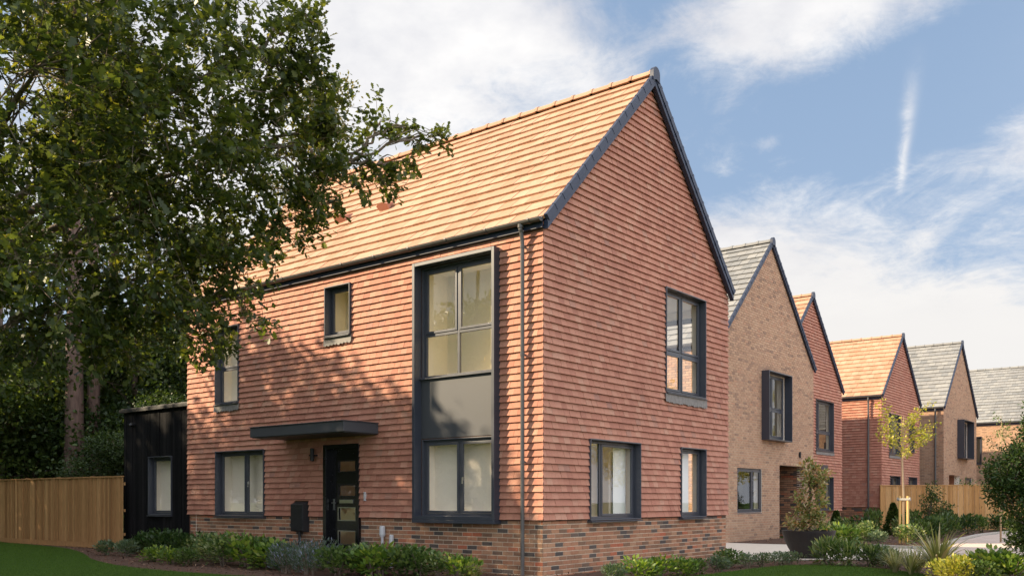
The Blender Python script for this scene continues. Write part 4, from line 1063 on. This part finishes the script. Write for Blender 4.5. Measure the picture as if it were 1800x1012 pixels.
# tall evergreen bush before the fence
def mass_bush(name, label, cat, base, blobs, per, L, Wd, mat, trunk):
    T = thing(name, label, cat, base); tb = MB(); Cs = []
    tb.tube([np.array(base)+np.array(p) for p in trunk], list(np.linspace(.045,.015,len(trunk))), 7)
    for (c, r, n) in blobs:
        c = np.array(base)+np.array(c); C = in_ell(c, r, n, .35); Cs.append(C)
        for e in C[:max(3,n//12)]: tb.tube(bez(np.array(base)+np.array([0,0,max(.1,(c[2])*.5)]), (c+e)/2, e, 5), [.014,.01,.008,.005,.002], 4, cap=False)
    tb.build('trunk', M['bark'], T, smooth=True)
    V = clusters(np.concatenate(Cs), per, .11, L, Wd, 'oval', .35); np_mesh('crown', V, 6, mat, T); return T
mass_bush('evergreen_bush', 'tall rounded evergreen bush in front of the right-hand fence', 'bush', (.55,21.2,0), [((-.1,0,.5),(.5,.5,.5),60),((0,0,1.05),(.42,.42,.4),60),((.15,0,1.5),(.28,.28,.32),34),((.5,.1,.95),(.25,.2,.2),16),((-.4,0,.35),(.3,.3,.35),24)], 14, .08, .035, M['yew'], [(0,0,0),(0,0,.7),(.1,0,1.4)])
mass_bush('yew_tree', 'large dark yew cut by the right edge of the photograph', 'tree', (6.52,3.2,0),
  [((0,0,1.15),(.50,.50,.62),210),((-.30,-.22,1.62),(.36,.34,.38),110),((.05,.05,1.95),(.42,.42,.5),160),((.1,.1,2.45),(.30,.30,.42),90),((.35,.3,1.5),(.55,.5,.9),220),((-.05,-.05,.62),(.34,.34,.24),60),((.12,.12,2.9),(.14,.14,.3),22),((-.45,-.35,1.35),(.18,.18,.2),30)],
  26, .065, .024, M['yew'], [(0,0,0),(.02,0,.6),(0,0,1.6),(.1,.1,2.6)])

# bowl planter with a photinia
BX, BY = 1.52, 7.54
T = thing('bowl_planter', 'wide charcoal bowl planter standing on the pale path', 'planter', (BX,BY,0))
mb = MB(); prof = [(.27,0),(.33,.06),(.42,.20),(.50,.36),(.555,.55),(.56,.585),(.52,.585),(.51,.55)]
for i in range(len(prof)-1):
    for k in range(40):
        a, b = 2*math.pi*k/40, 2*math.pi*(k+1)/40; (r0,z0),(r1,z1) = prof[i],prof[i+1]
        mb.face([(BX+r0*math.cos(a),BY+r0*math.sin(a),z0+.01),(BX+r0*math.cos(b),BY+r0*math.sin(b),z0+.01),(BX+r1*math.cos(b),BY+r1*math.sin(b),z1+.01),(BX+r1*math.cos(a),BY+r1*math.sin(a),z1+.01)])
mb.face([(BX+.27*math.cos(2*math.pi*k/40),BY+.27*math.sin(2*math.pi*k/40),.01) for k in range(40)])
bo = mb.build('bowl', M['bowl'], T, smooth=True)
mb = MB(); mb.face([(BX+.512*math.cos(2*math.pi*k/40),BY+.512*math.sin(2*math.pi*k/40),.565) for k in range(40)]); mb.build('soil', M['soil'], T)
mass_bush('photinia', 'photinia with reddish young leaves growing in the bowl planter', 'shrub', (BX,BY,.56),
  [((.0,0,.35),(.32,.28,.34),28),((.10,0,.78),(.30,.28,.36),30),((.12,0,1.12),(.26,.26,.26),24),((-.22,-.15,.6),(.12,.12,.18),5),((-.16,-.1,.15),(.3,.3,.15),14),((.25,.1,.2),(.25,.2,.16),12),((0.0,0,1.38),(.16,.16,.18),9),((.3,0.1,1.2),(.12,.12,.16),7)], 16, .10, .042, M['phot'], [(0,0,0),(.02,0,.5),(.05,0,1.25)])

# young staked tree
TX, TY = 1.25, 15.62
T = thing('young_tree', 'slender young tree with sparse yellow-green leaves held between two stakes', 'tree', (TX,TY,0))
mb = MB(); mb.tube([(TX+.0,TY,0),(TX-.01,TY,1.4),(TX-.04,TY,2.3),(TX-.02,TY,3.0),(TX,TY,3.65)], [.035,.032,.028,.016,.004], 8)
Cs = []
for i in range(40):
    z = rng.uniform(2.3,3.4); a = rng.uniform(0,6.28); L = rng.uniform(.5,1.15); e = np.array([TX+L*.75*math.cos(a), TY+L*.75*math.sin(a), z+L*.55+rng.uniform(-.25,.25)])
    path = bez((TX-.03,TY,z),(TX+.3*L*math.cos(a),TY+.3*L*math.sin(a),z+.3*L),e,6); mb.tube(path, [.010,.008,.006,.005,.004,.002], 5, cap=False)
    for q in path[3:]: Cs.append(q)
mb.build('trunk', M['bark_pale'], T, smooth=True)
np_mesh('crown', clusters(np.array(Cs), 12, .13, .075, .05, 'oval', .1), 6, M['young'], T)
for i, sx in enumerate((-.10,.12)):
    mb = MB(); mb.tube([(TX+sx,TY-.03,0),(TX+sx,TY-.03,1.36)], .035, 12)
    o = mb.build('tree_stake', M['stake']); tag(o, ('left' if i == 0 else 'right')+' round wooden stake supporting the slender young tree', 'stake', 'tree stakes')
mb = MB(); mb.box(TX-.15,TX+.17,TY-.075,TY-.066,1.24,1.30); mb.box(TX-.15,TX+.17,TY+.01,TY+.02,1.24,1.30)
mb.tube([(TX-.17,TY-.03,1.27),(TX-.13,TY-.03,1.27)], .05, 10); mb.tube([(TX+.15,TY-.03,1.27),(TX+.19,TY-.03,1.27)], .05, 10)
o = mb.build('tree_tie', M['strap']); tag(o, 'pale rubber tie binding the young tree to its two stakes', 'tree tie')
# sapling by the yew
SX, SY = 3.3, 18.0
T = thing('sapling', 'thin pale-leaved sapling seen left of the dark yew, one branch reaching out low', 'tree', (SX,SY,0))
mb = MB(); mb.tube([(SX,SY,0),(SX,SY,2.2),(SX+.03,SY,3.4),(SX+.0,SY,3.7)], [.028,.02,.012,.003], 7); Cs = []
for i in range(22):
    z = rng.uniform(1.6,3.5); a = rng.uniform(0,6.28); L = rng.uniform(.25,.6)
    e = np.array([SX+L*.8*math.cos(a), SY+L*.8*math.sin(a), z+L*.6]); path = bez((SX,SY,z),(SX+.4*L*math.cos(a),SY+.4*L*math.sin(a),z+.2*L),e,5); mb.tube(path,[.008,.006,.005,.003,.002],4,cap=False); Cs += list(path[1:])
path = bez((SX,SY,1.55),(SX-.6,SY-.35,1.75),(SX-1.0,SY-.6,1.78),6); mb.tube(path,[.01,.008,.006,.005,.004,.002],4,cap=False); Cs += list(path[2:])*2
mb.build('trunk', M['bark_pale'], T, smooth=True)
np_mesh('crown', clusters(np.array(Cs), 9, .12, .075, .035, 'oval', .1), 6, M['grn'], T)

# ---- lawn grass and bark chips: stuff
def point_in(poly, P):
    x, y = P[:,0], P[:,1]; inside = np.zeros(len(P), bool); j = len(poly)-1
    for i in range(len(poly)):
        xi, yi = poly[i]; xj, yj = poly[j]
        c = ((yi > y) != (yj > y)) & (x < (xj-xi)*(y-yi)/(yj-yi+1e-12)+xi); inside ^= c; j = i
    return inside
CAMP = np.array([8.834,-11.945])
def scatter(poly, n, box):
    P = np.stack([rng.uniform(box[0],box[1],n), rng.uniform(box[2],box[3],n)], 1); return P[point_in(poly, P)]
lawn_poly = [(-26,-9),(9,-4),(9,.1)] + list(reversed(edge)) + [(-26,.3)]
P = np.concatenate([scatter(lawn_poly, 230000, (-26,-3,-9,1)), scatter(lawn_poly, 60000, (1,6,0,6))])
n = len(P); P3 = np.column_stack([P, np.zeros(n)+.003]); h = rng.uniform(.018,.040,n); d = rdir(n)*.5; d[:,2] = 1.0
Vg = leaves(P3, d, rdir(n), h, .007, 'diamond')[:, [0,1,2], :]
o = np_mesh('lawn_grass', Vg, 3, M['blades']); tag(o, 'short mown lawn grass', 'grass', kind='stuff')
soil_poly = [(-30,3),(-30,-.2)] + edge[4:] + [(10.5,8.4),(6.5,8.3),(4.2,8.6),(2.95,8.0),(1.9,6.9),(1.2,6.3),(.2,6.0),(-.3,6.2),(-.3,3)]
P = np.concatenate([scatter(soil_poly, 26000, (-24,7,-4,7)), scatter([(-2.9,13.1),(1.2,13.3),(2.4,13.2),(1.7,23),(-4,23)], 5000, (-4,2.5,13,23))]); n = len(P)
P3 = np.column_stack([P, rng.uniform(.0,.03,n)]); d = rdir(n); d[:,2] *= .35
Vc = leaves(P3, d, rdir(n)*.5+np.array([0,0,1]), rng.uniform(.02,.07,n), rng.uniform(.012,.03,n), 'oval')
o = np_mesh('bark_mulch', Vc, 6, M['chips']); tag(o, 'brown bark chips covering the planting beds', 'mulch', kind='stuff')

# ================================================================== LIGHT, SKY, CAMERA
AZ, EL = R(52), R(27)            # sun from the left of the long facade, low
sd = np.array([-math.sin(AZ)*math.cos(EL), -math.cos(AZ)*math.cos(EL), math.sin(EL)])
from mathutils import Vector
L = bpy.data.lights.new('sun', 'SUN'); L.energy = 4.6; L.angle = R(.5); L.color = (1.0,.81,.55)
lo_ = bpy.data.objects.new('sun', L); COL.objects.link(lo_); lo_.rotation_euler = Vector(sd).to_track_quat('Z', 'Y').to_euler()
w = bpy.data.worlds.new('World'); sc.world = w; w.use_nodes = True; nt = w.node_tree; nt.nodes.clear(); N = NT(nt)
out = N.n('ShaderNodeOutputWorld'); bgn = N.n('ShaderNodeBackground')
sky = N.n('ShaderNodeTexSky'); sky.sky_type = 'NISHITA'; sky.sun_disc = False; sky.sun_elevation = EL; sky.sun_rotation = math.atan2(sd[0], sd[1]); sky.air_density = 1.0; sky.dust_density = .6; sky.ozone_density = 1.6
tc = N.n('ShaderNodeTexCoord'); sx = N.n('ShaderNodeSeparateXYZ'); N.l(tc.outputs['Generated'], sx.inputs[0])
az = N.math('MULTIPLY', N.math('ARCTAN2', sx.outputs[0], sx.outputs[1]), 57.2958)   # degrees from +Y towards +X
el = N.math('MULTIPLY', N.math('ARCSINE', sx.outputs[2]), 57.2958)
zc = N.math('MAXIMUM', sx.outputs[2], .04)
cp = N.n('ShaderNodeCombineXYZ'); N.l(N.math('DIVIDE', sx.outputs[0], N.math('ADD', zc, .25)), cp.inputs[0]); N.l(N.math('DIVIDE', sx.outputs[1], N.math('ADD', zc, .25)), cp.inputs[1]); N.l(sx.outputs[2], cp.inputs[2])
n1 = N.noise(3.6, 10, .66, cp.outputs[0], .5); n2 = N.noise(11, 9, .68, cp.outputs[0], .6); n3 = N.noise(1.1, 4, .5, cp.outputs[0])
warp = N.math('MULTIPLY_ADD', n1, 1.6, -.8)
def blob(a0, e0, ra, re, amt):
    dx = N.math('DIVIDE', N.math('SUBTRACT', az, a0), ra); dy = N.math('DIVIDE', N.math('SUBTRACT', el, e0), re)
    d2 = N.math('ADD', N.math('MULTIPLY', dx, dx), N.math('MULTIPLY', dy, dy))
    return N.math('MULTIPLY', N.math('POWER', 2.718, N.math('MULTIPLY', d2, -1.0)), amt)
cov = N.math('MULTIPLY_ADD', n3, .6, -.30)
CL = [(-44,27,13,7,.8),(-56,21,12,9,.8),(-22.5,26.5,5,2.6,1.0),(-15,28.5,6,2.5,.7),(-9,19,2.2,1.5,.7),(-26,13.5,7.5,3.4,1.3),(-17,9,11,3.4,1.5),(-8,5,16,4,.8),(-29,22,2.5,3,-.6),(-18,20.5,6,3,-.8),(-11.5,22.3,4,2.3,-.9),(-22.9,20.5,1,.5,.5)]
CT = (-17.8, .129, 16.6, 24.8)
for b in CL: cov = N.math('ADD', cov, blob(*b))
cov = N.math('ADD', cov, N.math('MULTIPLY_ADD', n1, 2.3, -1.10)); cov = N.math('ADD', cov, N.math('MULTIPLY_ADD', n2, 1.1, -.52))
mask = N.n('ShaderNodeMapRange'); mask.interpolation_type = 'SMOOTHSTEP'; N.l(cov, mask.inputs[0]); mask.inputs[1].default_value = -.15; mask.inputs[2].default_value = .95
mk = mask.outputs[0]
# contrail: a narrow nearly vertical streak
ca = N.math('SUBTRACT', az, N.math('MULTIPLY_ADD', el, CT[1], CT[0])); ca = N.math('ADD', ca, N.math('MULTIPLY_ADD', n2, .5, -.25))
wd = N.math('MULTIPLY_ADD', el, .035, -.40)
ct = N.math('POWER', 2.718, N.math('MULTIPLY', N.math('POWER', N.math('ABSOLUTE', N.math('DIVIDE', ca, wd)), 2.0), -1.0))
def sstep(v, a, b):
    m_ = N.n('ShaderNodeMapRange'); m_.interpolation_type = 'SMOOTHSTEP'; N.l(v, m_.inputs[0]); m_.inputs[1].default_value = a; m_.inputs[2].default_value = b; return m_.outputs[0]
ct = N.math('MULTIPLY', ct, N.math('MULTIPLY', sstep(el, CT[2], CT[2]+1.2), sstep(el, CT[3], CT[3]-5)))
ct = N.math('MULTIPLY', ct, N.math('MULTIPLY_ADD', n2, 2.2, -.62, clamp=True))
mk = N.math('ADD', mk, ct, clamp=True)
shade = N.ramp(N.noise(3.4, 6, .6, cp.outputs[0]), [(.3,(6.6,6.6,7.0)),(.6,(9.4,9.2,9.0))])
low = N.math('POWER', 2.718, N.math('MULTIPLY', N.math('MAXIMUM', el, 0.0), -.06))
pale = N.mix(N.math('MULTIPLY', low, .7), sky.outputs[0], (6.9,6.9,7.0,1))
blue = N.mix(.62, pale, (3.0,4.5,6.8,1))
shade = N.mix(sstep(el, 20, 8), shade, (8.3,8.0,7.65,1))
colr = N.mix(N.math('MULTIPLY', mk, .93), blue, shade)
# the sky beyond the photograph's field (overhead, behind the camera, over the road) is made brighter, as added fill for the shaded walls
vm = N.math('POWER', 2.718, N.math('MULTIPLY', N.math('POWER', N.math('ABSOLUTE', N.math('DIVIDE', N.math('ADD', az, 38.0), 48.0)), 6.0), -1.0))
vm = N.math('MULTIPLY', vm, sstep(el, 46, 31))
ea = N.math('POWER', 2.718, N.math('MULTIPLY', N.math('POWER', N.math('ABSOLUTE', N.math('DIVIDE', N.math('SUBTRACT', az, 95.0), 68.0)), 4.0), -1.0))
br = N.mix(ea, N.ramp(n1, [(.3,(6.5,6.8,7.8)),(.65,(10.5,10.5,10.5))]), N.ramp(n1, [(.3,(13.0,14.2,16.6)),(.65,(20.8,21.2,22.0))]))
colr = N.mix(vm, N.mix(.85, blue, br), colr)
N.l(colr, bgn.inputs[0]); bgn.inputs[1].default_value = .05; N.l(bgn.outputs[0], out.inputs[0])

cam = bpy.data.cameras.new('camera'); co = bpy.data.objects.new('camera', cam); COL.objects.link(co); sc.camera = co
co.location = (8.834,-11.9446,1.25); co.rotation_euler = (R(90),0,R(38.432)); cam.sensor_width = 36; cam.lens = 36*1618.41/1800
cam.shift_y = (877.96-506)/1800; cam.clip_end = 2000; cam.clip_start = .1
vs = sc.view_settings; vs.view_transform = 'Standard'; vs.look = 'None'; vs.gamma = 1; vs.use_curve_mapping = False; vs.exposure = 1.2
sc.cycles.max_bounces = 10; sc.cycles.diffuse_bounces = 6; sc.cycles.transparent_max_bounces = 12
